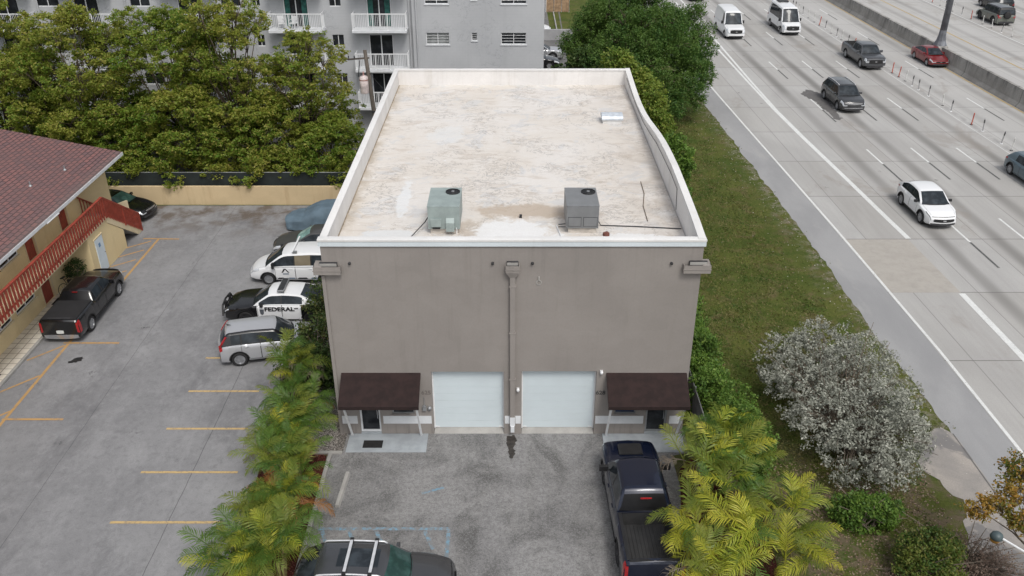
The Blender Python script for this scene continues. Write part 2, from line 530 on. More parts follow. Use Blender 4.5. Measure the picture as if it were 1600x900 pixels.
def m_roof():
    t = NT('roof_membrane'); p = t.pos()
    c = t.mix(t.mr(t.noise(.28, 6, .62, p, .7), .35, .65), (.625, .585, .535), (.665, .64, .61))
    s1 = t.mr(t.noise(.9, 7, .68, t.sc(p, .55, 1.4, 1), 1.3), .53, .64)
    c = t.mix(t.ma('MULTIPLY', s1, .55), c, (.50, .44, .38))
    g1 = t.mr(t.noise(.55, 7, .68, t.sc(p, .9, 1, 1), 1.4), .55, .60)
    c = t.mix(t.ma('MULTIPLY', g1, .65), c, (.55, .555, .56))
    # crazed hairlines where the coating peeled
    w = t.noise(1.1, 6, .7, p, 1.0)
    ln = t.mr(t.ma('ABSOLUTE', t.ma('SUBTRACT', w, .5)), .019, .004)
    msk = t.mr(t.noise(.42, 3, .6, p), .47, .58)
    c = t.mix(t.ma('MULTIPLY', t.ma('MULTIPLY', ln, msk), .9), c, (.34, .325, .31))
    w2 = t.noise(2.3, 6, .7, t.sc(p, .6, 1.3, 1), .6)
    ln2 = t.mr(t.ma('ABSOLUTE', t.ma('SUBTRACT', w2, .47)), .02, .004)
    c = t.mix(t.ma('MULTIPLY', t.ma('MULTIPLY', ln2, t.mr(t.noise(.5, 3, .6, p), .5, .6)), .7), c, (.30, .25, .20))
    # cross-roof dark scuffs
    sc = t.mr(t.noise(1.7, 8, .8, t.sc(p, .4, 2.6, 1), .4), .585, .66)
    c = t.mix(t.ma('MULTIPLY', sc, .6), c, (.31, .27, .24))
    wh = t.mr(t.noise(2.6, 7, .8, t.sc(p, .7, 1.5, 1), .6), .60, .66)
    c = t.mix(t.ma('MULTIPLY', wh, .7), c, (.76, .78, .80))
    xyz = t.sep(p)
    # dirt collected near the right parapet and rusty ring behind the units
    rp = t.ma('MULTIPLY', t.mr(xyz[0], 3.6, 6.4), t.mr(t.noise(.8, 6, .65, p, .5), .35, .65))
    c = t.mix(t.ma('MULTIPLY', rp, .6), c, (.40, .35, .30))
    rp2 = t.ma('MULTIPLY', t.mr(xyz[0], -5.7, -6.35), t.mr(t.noise(1.4, 5, .65, p), .35, .6))
    c = t.mix(t.ma('MULTIPLY', rp2, .7), c, (.36, .30, .22))
    def blob(cx, cy, rx, ry, col, k, soft=.35, ns=1.2, am=.9):
        nonlocal c
        dx = t.ma('DIVIDE', t.ma('SUBTRACT', xyz[0], cx), rx); dy = t.ma('DIVIDE', t.ma('SUBTRACT', xyz[1], cy), ry)
        d = t.ma('SQRT', t.ma('ADD', t.ma('MULTIPLY', dx, dx), t.ma('MULTIPLY', dy, dy)))
        d = t.ma('ADD', d, t.ma('MULTIPLY', t.ma('SUBTRACT', t.noise(ns, 6, .7, p, .6), .5), am*2))
        f = t.ma('MULTIPLY', t.mr(d, 1.0, 1.0-soft), k)
        c = t.mix(f, c, col)
    blob(.6, 30.6, 2.4, .8, (.42, .34, .26), .75)
    blob(-1.6, 28.9, .7, .9, (.42, .34, .26), .5)
    blob(2.6, 30.2, 1.2, .5, (.40, .33, .26), .5)
    blob(.1, 28.6, 1.7, 1.4, (.74, .75, .755), .85, .3, 1.5)
    blob(4.6, 27.9, 1.5, .75, (.72, .73, .73), .85, .2, 1.8)
    blob(-4.3, 31.8, .3, 2.0, (.70, .72, .73), .7, .3, 1.6)
    blob(-4.5, 28.4, 1.0, .5, (.64, .66, .67), .8, .25, 1.8)
    blob(-3.1, 39.5, 1.0, 1.3, (.66, .67, .67), .6, .25, 1.4)
    g = t.noise(18, 5, .8, p)
    c = t.mix(t.mr(g, .35, .7, 0, .16), c, (.36, .31, .27))
    t.bump(w, .15, .03)
    return t.fin(c, .75, 0, .35)

def m_stucco(name, col, dirt=.3, dcol=None, drip=False):
    t = NT(name); p = t.pos()
    dcol = dcol or tuple(x*.7 for x in col)
    c = t.mix(t.mr(t.noise(.35, 6, .6, p, .5), .35, .65), tuple(x*.95 for x in col), tuple(x*1.05 for x in col))
    st = t.mr(t.noise(1.6, 7, .7, t.sc(p, 1.3, 1, .10)), .50, .70)
    c = t.mix(t.ma('MULTIPLY', st, dirt), c, dcol)
    pt_ = t.mr(t.noise(.8, 2, .4, t.sc(p, 1, 1, 1.6)), .53, .545)
    c = t.mix(t.ma('MULTIPLY', pt_, .10), c, tuple(min(1, x*1.25) for x in col))
    if drip:
        z_ = t.sep(p)[2]
        dr = t.mr(t.noise(2.6, 6, .75, t.sc(p, 1.6, 1, .05)), .50, .66)
        up_ = t.ma('ADD', t.mr(z_, 5.2, 7.9, 0, .22), t.mr(z_, .9, .05, 0, .7))
        c = t.mix(t.ma('MULTIPLY', dr, up_), c, tuple(x*.62 for x in col))
    g = t.noise(14, 6, .8, p)
    c = t.mix(t.mr(g, .4, .7, 0, .14), c, tuple(x*.6 for x in col))
    t.bump(t.noise(55, 4, .8, p), .3, .008)
    return t.fin(c, .85, 0, .3)

def m_apt():
    t = NT('apartment_stucco'); p = t.pos()
    c = t.mix(t.mr(t.noise(.25, 5, .6, p), .35, .65), (.41, .42, .435), (.46, .47, .485))
    w = t.noise(.55, 7, .72, p, .4)
    ln = t.mr(t.ma('ABSOLUTE', t.ma('SUBTRACT', w, .5)), .006, .001)
    c = t.mix(t.ma('MULTIPLY', ln, t.mr(t.noise(.3, 3, .6, p), .47, .56, 0, .8)), c, (.22, .23, .25))
    br = t.n("ShaderNodeTexBrick"); s = t.sep(p)
    t.l(t.comb(s[0], s[2]), br.inputs['Vector'])
    br.inputs['Scale'].default_value = 1.0; br.inputs['Brick Width'].default_value = .4; br.inputs['Row Height'].default_value = .2
    br.inputs['Mortar Size'].default_value = .008
    c = t.mix(t.ma('MULTIPLY', br.outputs['Fac'], .18), c, (.3, .31, .33))
    st = t.mr(t.noise(.9, 6, .65, t.sc(p, 1.5, 1, .1)), .54, .72)
    c = t.mix(t.ma('MULTIPLY', st, .3), c, (.33, .34, .35))
    t.bump(t.noise(30, 4, .8, p), .3, .01)
    return t.fin(c, .85, 0, .3)

def m_shingle():
    t = NT('roof_shingles'); p = t.pos(); s = t.sep(p)
    br = t.n("ShaderNodeTexBrick"); t.l(t.comb(s[1], t.ma('MULTIPLY', s[0], 1.02)), br.inputs['Vector'])
    br.offset = .5
    br.inputs['Scale'].default_value = 1.0; br.inputs['Brick Width'].default_value = .42; br.inputs['Row Height'].default_value = .22
    br.inputs['Mortar Size'].default_value = .03; br.inputs['Mortar Smooth'].default_value = .4; br.inputs['Bias'].default_value = -.1
    br.inputs['Color1'].default_value = (.27, .13, .12, 1); br.inputs['Color2'].default_value = (.16, .105, .11, 1)
    br.inputs['Mortar'].default_value = (.035, .028, .03, 1)
    c = t.mix(t.mr(t.noise(.35, 5, .6, p), .35, .65, 0, .5), br.outputs['Color'], (.15, .095, .092))
    c = t.mix(t.mr(t.noise(22, 4, .8, p), .35, .7, 0, .4), c, (.09, .06, .06))
    c = t.mix(t.mr(s[0], -21.9, -21.2, 0, .35), c, (.14, .13, .12))
    t.bump(br.outputs['Fac'], -.4, .02)
    return t.fin(c, .9, 0, .2)

def m_tile():
    t = NT('walkway_tiles'); p = t.pos(); s = t.sep(p)
    br = t.n("ShaderNodeTexBrick"); t.l(t.comb(s[1], s[0]), br.inputs['Vector']); br.offset = 0
    br.inputs['Scale'].default_value = 1.0; br.inputs['Brick Width'].default_value = .4; br.inputs['Row Height'].default_value = .4
    br.inputs['Mortar Size'].default_value = .016
    br.inputs['Color1'].default_value = (.72, .68, .60, 1); br.inputs['Color2'].default_value = (.66, .61, .53, 1); br.inputs['Mortar'].default_value = (.22, .19, .15, 1)
    c = t.mix(t.mr(t.noise(1.5, 5, .6, p), .4, .7, 0, .3), br.outputs['Color'], (.33, .27, .2))
    return t.fin(c, .6, 0, .4)

def m_wornpaint(name, col, wear=.5, base=(.2, .2, .205), scale=9):
    t = NT(name); p = t.pos()
    f = t.mr(t.noise(scale, 6, .8, p, .3), wear-.08, wear+.08)
    c = t.mix(f, col, base)
    c = t.mix(t.mr(t.noise(1.2, 4, .6, p), .4, .7, 0, .3), c, tuple(x*.7 for x in col))
    return t.fin(c, .8, 0, .3)

def m_barrier():
    t = NT('barrier_concrete'); p = t.pos(); s = t.sep(p)
    c = t.mix(t.mr(t.noise(.5, 6, .65, p), .35, .65), (.26, .25, .235), (.37, .36, .34))
    st = t.mr(t.noise(1.6, 6, .7, t.sc(p, 1, 1.2, .15)), .44, .66)
    top = t.mr(s[2], .5, 1.4, .15, 1.0)
    c = t.mix(t.ma('MULTIPLY', t.ma('MULTIPLY', st, top), .85), c, (.10, .098, .095))
    g = t.noise(12, 5, .8, p)
    c = t.mix(t.mr(g, .4, .7, 0, .4), c, (.16, .155, .15))
    dy = t.ma('ABSOLUTE', t.ma('SUBTRACT', t.ma('FRACT', t.ma('DIVIDE', s[1], 9.0)), .5))
    c = t.mix(t.mr(dy, .006, .002, 0, .7), c, (.06, .06, .06))
    return t.fin(c, .9, 0, .25)

def m_gravel(name, a, b, sc=22):
    t = NT(name); p = t.pos()
    v = t.n("ShaderNodeTexVoronoi"); t.l(p, v.inputs['Vector']); v.inputs['Scale'].default_value = sc
    f = t.sep(v.outputs['Color'])[0]
    c = t.mix(f, a, b)
    c = t.mix(t.mr(v.outputs['Distance'], .3, .62), c, tuple(x*.25 for x in a))
    c = t.mix(t.mr(t.noise(1.2, 5, .7, p), .45, .65, 0, .5), c, tuple(x*.4 for x in a))
    t.bump(v.outputs['Distance'], -.6, .03)
    return t.fin(c, .9, 0, .25)

MT['lot'] = m_lot(); MT['drive'] = m_drive(); MT['hwy'] = m_hwy(); MT['shoulder'] = m_shoulder(); MT['apron'] = m_apron()
MT['grass'] = m_grass(); MT['roof'] = m_roof(); MT['apt'] = m_apt(); MT['shingle'] = m_shingle(); MT['tile'] = m_tile()
MT['barrier'] = m_barrier()
MT['taupe'] = m_stucco('taupe_stucco', (.265, .243, .226), .35, (.20, .182, .168), True)
MT['parapet'] = m_stucco('parapet_white', (.70, .685, .67), .35, (.50, .47, .43))
MT['coping'] = m_stucco('coping_white', (.67, .665, .655), .25, (.5, .47, .42))
MT['fascia'] = m_stucco('fascia_pale', (.60, .66, .69), .15)
MT['yellow'] = m_stucco('yellow_stucco', (.72, .585, .345), .3, (.56, .42, .22))
MT['cream'] = m_stucco('cream_trim', (.66, .56, .38), .25)
MT['yardwall'] = m_stucco('yard_wall', (.56, .44, .27), .45, (.36, .25, .14))
MT['red'] = simple('red_paint', (.30, .052, .032), .6, 0, .22, 3, .3)
MT['band'] = simple('white_band', (.66, .68, .70), .6, 0, .07, 3, .1)
MT['awning'] = simple('awning_brown', (.021, .0105, .0095), .95, 0, .3, 3, .35, .3)
MT['rolldoor'] = simple('garage_door', (.58, .65, .68), .5, 0, .035, .8, .05)
MT['pad'] = simple('grey_painted_pad', (.33, .36, .385), .7, 0, .16, 1.6, .25)
MT['yline'] = m_wornpaint('yellow_line', (.52, .37, .17), .56, (.25, .2, .15))
MT['yline_worn'] = m_wornpaint('worn_yellow_line', (.46, .28, .11), .57, (.24, .2, .17), 6)
MT['bline'] = m_wornpaint('blue_line', (.17, .32, .43), .47, (.2, .2, .2), 5)
MT['wline'] = m_wornpaint('white_line', (.66, .67, .66), .60, (.36, .35, .34), 12)
MT['kline'] = m_wornpaint('black_line', (.10, .10, .10), .58, (.28, .27, .26), 12)
MT['oline'] = m_wornpaint('highway_yellow', (.50, .36, .14), .54, (.34, .31, .27), 7)
MT['tan'] = m_wornpaint('tan_slab', (.375, .352, .318), .55, (.34, .322, .295), 3)
MT['asphpatch'] = m_wornpaint('asphalt_patch', (.125, .12, .118), .6, (.2, .19, .18), 3)
MT['mulch'] = m_gravel('mulch_red', (.13, .032, .022), (.07, .022, .018), 26)
MT['gravel'] = m_gravel('gravel_stones', (.34, .31, .28), (.19, .17, .16), 16)
MT['alley'] = m_wornpaint('alley_asphalt', (.12, .12, .12), .5, (.17, .165, .16), 1)
MT['netting'] = simple('dark_green_screen', (.012, .018, .018), .8, 0, .3, 1.5)
MT['fence_wood'] = simple('fence_wood', (.30, .20, .12), .85, 0, .3, 3)

# ================================================================ GROUND
flat_up(subgrid(-260, 300, -60, 700, 0, 4, 4).build('ground', MT['grass'], kind='structure'))
Z1, Z2, Z3, Z4 = .004, .008, .012, .016
flat_up(MB().poly([(-90, -20), (-6.72, -20), (-6.85, 24.9), (-7.9, 25.2), (-7.9, 47.9), (-90, 47.9)], Z1).build('parking_lot', MT['lot'], kind='structure'))
flat_up(MB().poly([(-6.66, -20), (3.2+4.6, -20), (7.6, 19.5), (6.0, 21.5), (5.9, 24.9), (6.6, 25.1), (6.6, 26.4), (-6.6, 26.4), (-6.66, 24.9)], Z2).build('driveway', MT['drive'], kind='structure'))
# alley beside the apartment block, far behind
flat_up(MB().poly([(-45, 48.3), (4.7, 48.3), (6.0, 130), (-45, 130)], Z1).build('alley', MT['alley'], kind='structure'))
flat_up(MB().poly([(4.1, 92), (5.3, 92), (5.4, 104), (4.1, 104)], Z3).build('dry_grass_strip', MT['grass'], kind='structure'))

def pl(pts, y):
    for (x0, y0), (x1, y1) in zip(pts, pts[1:]):
        if y0 <= y <= y1: return x0 + (x1-x0)*(y-y0)/(y1-y0)
    return pts[0][0] if y < pts[0][1] else pts[-1][0]
EDGE = [(19.0, -20), (18.95, 18), (18.9, 24.8), (18.8, 32.3), (18.4, 43.2), (17.95, 53), (17.4, 64), (16.9, 75.3), (16.2, 92), (15.4, 112), (9, 300), (-5, 700)]
SH = [(17.0, -20), (16.95, 22), (16.85, 27.7), (16.55, 32.4), (16.5, 42), (16.2, 51), (15.8, 62), (15.3, 74.3), (14.6, 90), (13.4, 112), (7, 300), (-7, 700)]
_rj = random.Random(5)
def jagged(pts, fixed, amp=.16, step=.25):
    out = []; n_ = len(pts)
    for i in range(n_):
        a = Vector(pts[i]); b = Vector(pts[(i+1) % n_]); out.append(tuple(a))
        if i in fixed: continue
        L_ = (b-a).length; k_ = int(L_/step); nn = Vector((-(b-a).y, (b-a).x)).normalized()
        for j in range(1, k_):
            t_ = j/k_; e = amp*(math.sin(j*1.7+i)*.5+_rj.uniform(-.7, .7)); q = a.lerp(b, t_)+nn*e; out.append((q.x, q.y))
    return out
ys = [-20 + 6*i for i in range(26)] + [150, 180, 230, 300, 450, 690]
ys_f = [-20, -5, 8] + [14+.45*i for i in range(236)] + [150, 180, 230, 300, 450, 690]
_rj = random.Random(5); _jit = {}
def jag(y):
    k = round(y, 2)
    if k not in _jit: _jit[k] = (.05*math.sin(y*1.3)+_rj.uniform(-.06, .06)) if 14 < y < 121 else 0
    return _jit[k]
def sheet(fa, fb, z, name, mat, ys=ys):
    m = MB(); vs = []
    for y in ys: vs += [(fa(y), y, z), (fb(y), y, z)]
    m.add(vs, [(2*i, 2*i+1, 2*i+3, 2*i+2) for i in range(len(ys)-1)])
    return flat_up(m.build(name, mat, kind='structure'))
HX = lambda x, y: x - .028*(y-45)
sheet(lambda y: pl(SH, y)+jag(y), lambda y: pl(EDGE, y)+.02, Z1, 'road_shoulder', MT['shoulder'], ys_f)
sheet(lambda y: pl(EDGE, y)-.02, lambda y: HX(41.6, y), Z2, 'highway_road', MT['hwy'])
sheet(lambda y: HX(41.6, y), lambda y: HX(78, y), Z1, 'highway_road', MT['hwy'])
flat_up(MB().poly(jagged([(14.9, 24.3), (15.3, 25.9), (16.6, 26.6), (16.95, 26.0), (17.0, 22), (17.0, 10), (14.6, 10), (14.9, 17), (14.8, 20.5), (15.6, 22.3)], (3, 4, 5)), Z2).build('sandy_pavement', MT['apron'], kind='structure'))
# slab joint between apron and shoulder
flat_up(MB().strip([(16.9, 26.2), (16.92, 22.0), (16.9, 16.0)], .05, Z3).build('road_joint', MT['asphpatch'], kind='structure'))
flat_up(MB().poly([(18.42, 43.2), (22.0, 43.2), (22.2, 37.2), (18.68, 37.2)], Z3).build('road_slab', MT['tan'], kind='structure'))
flat_up(MB().poly(jagged([(24.15, 71.0), (24.5, 71.6), (25.0, 72.3), (25.5, 71.9), (26.02, 70.8), (25.9, 69.2), (25.74, 67.8), (25.6, 66.5), (25.4, 65.2), (25.5, 64.5), (25.1, 64.1), (24.78, 64.4), (24.9, 65.5), (24.71, 67.0), (24.75, 68.6), (24.4, 69.9)], (), .12, .15), Z3).build('asphalt_patch', MT['asphpatch'], kind='structure'))

# road markings
m = MB(); m.strip([(pl(EDGE, y)+.08, y) for y in range(8, 300, 6)], .14, Z4)
m.strip([(22.38, 8), (22.35, 25), (22.3, 31), (22.2, 37.1)], .32, Z4)
m.strip([(22.05, 43.3), (21.9, 46), (21.6, 52), (21.15, 60), (20.85, 67)], [.3, .3, .3, .32, .36], Z4)
m.strip([(20.77, 67), (20.6, 75), (20.35, 90), (20.1, 110)], .2, Z4)
m.strip([(20.95, 67), (20.9, 75), (20.95, 90), (21.0, 110), (18, 280)], .2, Z4)
m.strip([(HX(34.8, y), y) for y in range(8, 300, 8)], .05, Z4)
m.strip([(HX(52.9, y), y) for y in range(40, 300, 8)], .12, Z4)
dk = MB()
for xl in (25.22, 28.45, 31.65, 38.2, 57.5, 61.0, 64.5):
    k0 = 0
    for k in range(-3, 18):
        y1 = 45.7 + 11.93*k + (.3 if xl > 28 else 0)
        a, b, c3 = y1, y1-2.85, y1-5.9
        m.strip([(HX(xl, a), a), (HX(xl, b), b)], .13, Z4)
        dk.strip([(HX(xl, b-.02), b-.02), (HX(xl, c3), c3)], .13, Z4)
flat_up(m.build('road_marking', MT['wline'], kind='structure'))
flat_up(dk.build('road_marking', MT['kline'], kind='structure'))
m = MB()
m.strip([(HX(40.72, y), y) for y in range(8, 300, 6)], .16, Z4)
m.strip([(HX(47.7, y), y) for y in range(8, 300, 6)], .16, Z4)
m.strip([(HX(42.45, y), y) for y in range(8, 300, 6)], .3, Z4)
flat_up(m.build('road_marking', MT['oline'], kind='structure'))
# parking lot markings
m = MB()
for y, xa, xb in ((21.5, -13.5, -9.7), (24.0, -13.4, -9.9), (26.5, -13.35, -10.2), (28.95, -13.3, -10.4), (31.4, -13.35, -11)):
    m.strip([(xa, y), (xb, y)], .11, Z3)
m.strip([(-13.4, 19.0), (-9.7, 19.0)], .11, Z3)
flat_up(m.build('parking_line', MT['yline'], kind='structure'))
m = MB()
m.strip([(-19.9, 14), (-19.9, 26.9), (-19.85, 33.0)], .13, Z3)
m.strip([(-19.75, 37.0), (-19.65, 43.3)], .13, Z3)
m.strip([(-20.0, 27.08), (-17.6, 27.08)], .12, Z4); m.strip([(-20.1, 32.6), (-17.6, 32.6)], .12, Z4)
m.strip([(-20.5, 43.3), (-18.5, 43.25)], .12, Z4)
for y in (16.5, 18.9, 21.4, 23.9, 26.4, 28.85, 31.2, 37.4, 38.6, 39.85, 41.0, 42.1):
    dy = 1.2 if y < 35 else .9
    m.strip([(-21.05, y), (-19.95, y+dy)], .10, Z4)
flat_up(m.build('parking_line', MT['yline_worn'], kind='structure'))
m = MB()
m.strip([(-6.45, 21.2), (-2.05, 21.2)], .13, Z3); m.strip([(-2.1, 21.13), (-2.1, 18.6)], .13, Z3)
for x in (-6.3, -5.4, -4.5, -2.9): m.strip([(x, 21.1), (x+.35, 20.3)], .13, Z4)
m.strip([(-3.15, 22.9), (-2.4, 23.2)], .1, Z4)
flat_up(m.build('parking_line', MT['bline'], kind='structure'))
# beds, gravel
flat_up(MB().poly([(-9.3, 14), (-6.66, 14), (-6.86, 24.9), (-7.9, 25.2), (-8.6, 30.6), (-9.6, 29.6), (-9.0, 22)], Z3).build('mulch_bed', MT['mulch'], kind='structure'))
flat_up(MB().poly([(-8.0, 25.1), (-6.3, 25.1), (-6.3, 26.2), (-6.55, 26.3), (-6.55, 47.8), (-8.6, 47.8), (-8.6, 30.5)], Z4).build('gravel_strip', MT['gravel'], kind='structure'))
flat_up(MB().poly([(5.45, 17), (8.2, 17), (8.6, 22.5), (6.6, 24.8), (6.1, 24.2), (5.6, 21.0)], Z3).build('mulch_bed', MT['mulch'], kind='structure'))
# kerb between the bed and the driveway
MB().rbox(-6.80, -6.66, 8, 24.98, 0, .12, .02).build('kerb', MT['concrete'], kind='structure')
MB().rbox(-7.9, -6.3, 24.98, 25.1, 0, .1, .02).build('kerb', MT['concrete'], kind='structure')
MB().rbox(-21.25, -21.12, 0, 38.3, 0, .13, .02).build('kerb', MT['concrete'], kind='structure')
MB().box(-22.3, -21.25, 0, 38.4, 0, .12).build('tiled_walkway', MT['tile'], kind='structure')
# driveway stain below the downspout
flat_up(MB().poly(jagged([(-.2, 26.05), (.1, 26.1), (.2, 25.75), (.06, 25.4), (.13, 25.05), (.02, 24.75), (-.1, 24.8), (-.12, 25.2), (-.22, 25.6)], (), .05, .06), Z3).build('water_stain', simple('wet_stain', (.035, .03, .026), .6, 0, .4, 8), kind='structure'))
flat_up(MB().poly(jagged([(-19.2, 31.05), (-19.0, 31.4), (-18.75, 31.5), (-18.6, 31.35), (-18.75, 31.15), (-19.0, 31.0)], (), .06, .06), Z4).build('oil_stain', simple('oil_stain', (.018, .018, .018), .5, 0, .4, 8), kind='structure'))
0 and flat_up(MB().poly([(-17.5, 45.4), (-15, 46.0), (-12.2, 45.4), (-10.5, 46.2), (-10.2, 47.9), (-17.2, 47.9)], Z3).build('dirt_patch', m_gravel('dirt_litter', (.13, .085, .05), (.05, .05, .02), 9), kind='structure'))

# ================================================================ WAREHOUSE
FY, BY_, WX = 26.2, 48.0, 6.5
def wall_open(plane, fixed, u0, u1, z0, z1, holes, depth, name, mat, parent, sgn=1, extra_u=(), **kw):
    """vertical wall with real openings. plane 'y': wall at y=fixed, u = x ; plane 'x': wall at x=fixed, u = y.
    holes: (u0,u1,z0,z1). reveals go back by depth*sgn"""
    us = sorted({u0, u1, *extra_u, *[h[0] for h in holes], *[h[1] for h in holes]})
    zs = sorted({z0, z1, *[h[2] for h in holes], *[h[3] for h in holes]})
    us = [u for u in us if u0 <= u <= u1]; zs = [z for z in zs if z0 <= z <= z1]
    def P(u, z, d=0.0): return (u, fixed+d*sgn, z) if plane == 'y' else (fixed+d*sgn, u, z)
    m = MB()
    for i in range(len(us)-1):
        for j in range(len(zs)-1):
            cu, cz = (us[i]+us[i+1])/2, (zs[j]+zs[j+1])/2
            if any(h[0] < cu < h[1] and h[2] < cz < h[3] for h in holes): continue
            m.add([P(us[i], zs[j]), P(us[i+1], zs[j]), P(us[i+1], zs[j+1]), P(us[i], zs[j+1])], [(0, 1, 2, 3)])
    for h in holes:
        a, b, c, d = h
        q = [(a, c), (b, c), (b, d), (a, d)]
        for k in range(4):
            (ua, za), (ub, zb) = q[k], q[(k+1) % 4]
            if za == zb == z0: continue
            m.add([P(ua, za), P(ub, zb), P(ub, zb, depth), P(ua, za, depth)], [(0, 1, 2, 3)])
    return m.build(name, mat, parent, fix=False, **kw)

W = empty('warehouse', (0, 0, 0), 0, 'tall two-unit taupe warehouse with a cream flat roof and white parapet', 'building')
G1 = (-2.98, -.3, 0.0, 2.88); G2 = (.36, 3.12, 0.0, 2.9)
D1 = (-5.76, -4.98, 0.0, 2.1); D2 = (5.06, 5.86, 0.0, 2.1)
N1 = (-4.52, -3.68, .95, 1.85); N2 = (3.86, 4.66, .95, 1.85)
wall_open('y', FY, -WX, WX, 0, 8.05, [G1, G2, D1, D2, N1, N2], .3, 'front_wall', MT['taupe'], W)
m = MB()
m.add([(-WX, FY, 0), (-WX, BY_, 0), (-WX, BY_, 8.05), (-WX, FY, 8.05)], [(0, 1, 2, 3)])
m.add([(-WX, BY_, 0), (WX, BY_, 0), (WX, BY_, 8.05), (-WX, BY_, 8.05)], [(0, 1, 2, 3)])
m.build('side_wall', MT['taupe'], W, fix=False)
# right wall with the wavy top
prof = [(26.2, 8.28), (27.4, 8.4), (29.0, 8.5), (30.5, 8.58), (32.0, 8.64), (33.5, 8.63), (35.0, 8.57), (36.5, 8.44), (38.0, 8.26), (39.5, 8.07), (41.0, 7.94), (42.5, 7.9), (43.7, 7.93), (45.0, 8.02), (46.5, 8.14), (48.0, 8.26)]
fine_prof = []
for i in range(61):
    y = 26.2 + 21.8*i/60
    fine_prof.append((y, pl([(z, yy) for yy, z in prof], y)))
n = len(fine_prof)
m = MB(); vs = []
for y, z in fine_prof: vs += [(WX, y, 0), (WX, y, z-.03)]
m.add(vs, [(2*i, 2*i+2, 2*i+3, 2*i+1) for i in range(n-1)])
m.build('side_wall', MT['taupe'], W, fix=False)
RZ = 7.37
flat_up(subgrid(-6.3, 6.3, 26.38, 47.82, RZ, 2, 2).build('roof', MT['roof'], W))
T = .18
# parapet walls: inner faces + coping slabs
pm = MB()
pm.box(-WX+.01, WX-.01, FY+.012, FY+T, RZ-.2, 8.2)
pm.box(-WX+.01, WX-.01, BY_-T, BY_-.012, RZ-.2, 8.17)
pm.box(-WX+.012, -WX+T, FY+T, BY_-T, RZ-.2, 8.17)
vs = []
for y, z in fine_prof:
    vs += [(WX-T, y, RZ-.2), (WX-T, y, z-.03)]
pm.add(vs, [(2*i, 2*i+2, 2*i+3, 2*i+1) for i in range(n-1)])
pm.build('parapet', MT['parapet'], W, fix=False)
cp = MB()
cp.rbox(-WX-.07, WX+.07, FY-.07, FY+T+.03, 8.2, 8.29, .015)
cp.rbox(-WX-.05, WX+.05, BY_-T-.03, BY_+.05, 8.17, 8.25, .015)
cp.rbox(-WX-.05, -WX+T+.03, FY+T+.03, BY_-T-.03, 8.172, 8.245, .015)
vs = []
for y, z in fine_prof:
    vs += [(WX-T-.03, y, z-.05), (WX-T-.03, y, z+.02), (WX+.05, y, z+.02), (WX+.05, y, z-.05)]
cp.add(vs, [(4*i+a, 4*(i+1)+a, 4*(i+1)+(a+1) % 4, 4*i+(a+1) % 4) for i in range(n-1) for a in range(4)])
cp.build('coping', MT['coping'], W, angle=40)
MB().box(-WX-.055, WX+.055, FY-.055, FY-.003, 8.03, 8.2).build('fascia', MT['fascia'], W)
# roof base upturn grime line
MB().tube([(-6.31, 27, RZ+.01), (-6.31, 47.7, RZ+.01)], .03, 5).build('flashing', simple('flashing_dirt', (.30, .25, .19), .9, 0, .3, 3), W)
# white band pieces on the facade
for a, b in ((-6.46, -5.86), (-4.88, -3.05), (-.27, -.09), (.13, .33), (3.16, 4.98), (5.96, 6.46)):
    MB().box(a, b, FY-.014, FY-.002, .5, .86).build('white_band', MT['band'], W)
# garage doors
for g in (G1, G2):
    d = MB()
    for k in range(9):
        z0 = .13 + k*.315
        z1 = min(z0+.3105, g[3])
        if z0 < g[3]: d.rbox(g[0], g[1], FY+.25, FY+.29, z0, z1, .003)
    r = d.build('garage_door', MT['rolldoor'], W)
    MB().box(g[0]+.02, g[0]+.2, FY+.235, FY+.249, .15, .19).box(g[1]-.2, g[1]-.02, FY+.235, FY+.249, .15, .19).build('door_bracket', MT['white_metal'], r)
    MB().prism([(FY-.0, .006), (FY+.3, .006), (FY+.3, .125), (FY+.02, .03)], 'x', g[0]+.01, g[1]-.01).build('door_sill', MT['concrete'], W)
    # trim frame
    MB().box(g[0], g[0]+.05, FY+.2, FY+.25, .13, g[3]).box(g[1]-.05, g[1], FY+.2, FY+.25, .13, g[3]).box(g[0]+.05, g[1]-.05, FY+.2, FY+.25, g[3]-.05, g[3]).build('door_frame', MT['white_metal'], W)
# entrance doors and windows
for i, g in enumerate((D1, D2)):
    f = MB().box(g[0], g[0]+.07, FY+.06, FY+.12, .08, g[3]).box(g[1]-.07, g[1], FY+.06, FY+.12, .08, g[3]).box(g[0]+.07, g[1]-.07, FY+.06, FY+.12, g[3]-.07, g[3]).box(g[0]+.07, g[1]-.07, FY+.06, FY+.12, .08, .17)
    dr = f.build('entrance_door', MT['band' if i == 0 else 'galv'], W)
    MB().box(g[0]+.07, g[1]-.07, FY+.085, FY+.1, .17, g[3]-.07).build('glass_pane', MT['winglass'], dr)
    MB().bar((g[1]-.12, FY+.04, .7), (g[1]-.12, FY+.04, 1.2), .025).build('handle', MT['chrome'], dr)
    MB().box(g[0], g[1], FY-.02, FY+.3, 0, .075).build('door_step', MT['pad'], W)
for i, g in enumerate((N1, N2)):
    f = MB().box(g[0], g[1], FY+.05, FY+.1, g[2], g[2]+.05).box(g[0], g[1], FY+.05, FY+.1, g[3]-.05, g[3]).box(g[0], g[0]+.05, FY+.05, FY+.1, g[2]+.05, g[3]-.05).box(g[1]-.05, g[1], FY+.05, FY+.1, g[2]+.05, g[3]-.05)
    wdo = f.build('window', MT['galv'], W)
    MB().box(g[0]+.05, g[1]-.05, FY+.07, FY+.085, g[2]+.05, g[3]-.05).build('glass_pane', MT['winblue'] if i else MT['winglass'], wdo)
    MB().rbox(g[0]-.05, g[1]+.05, FY-.05, FY+.05, g[2]-.06, g[2]-.003, .01).build('window_sill', MT['taupe'], wdo)
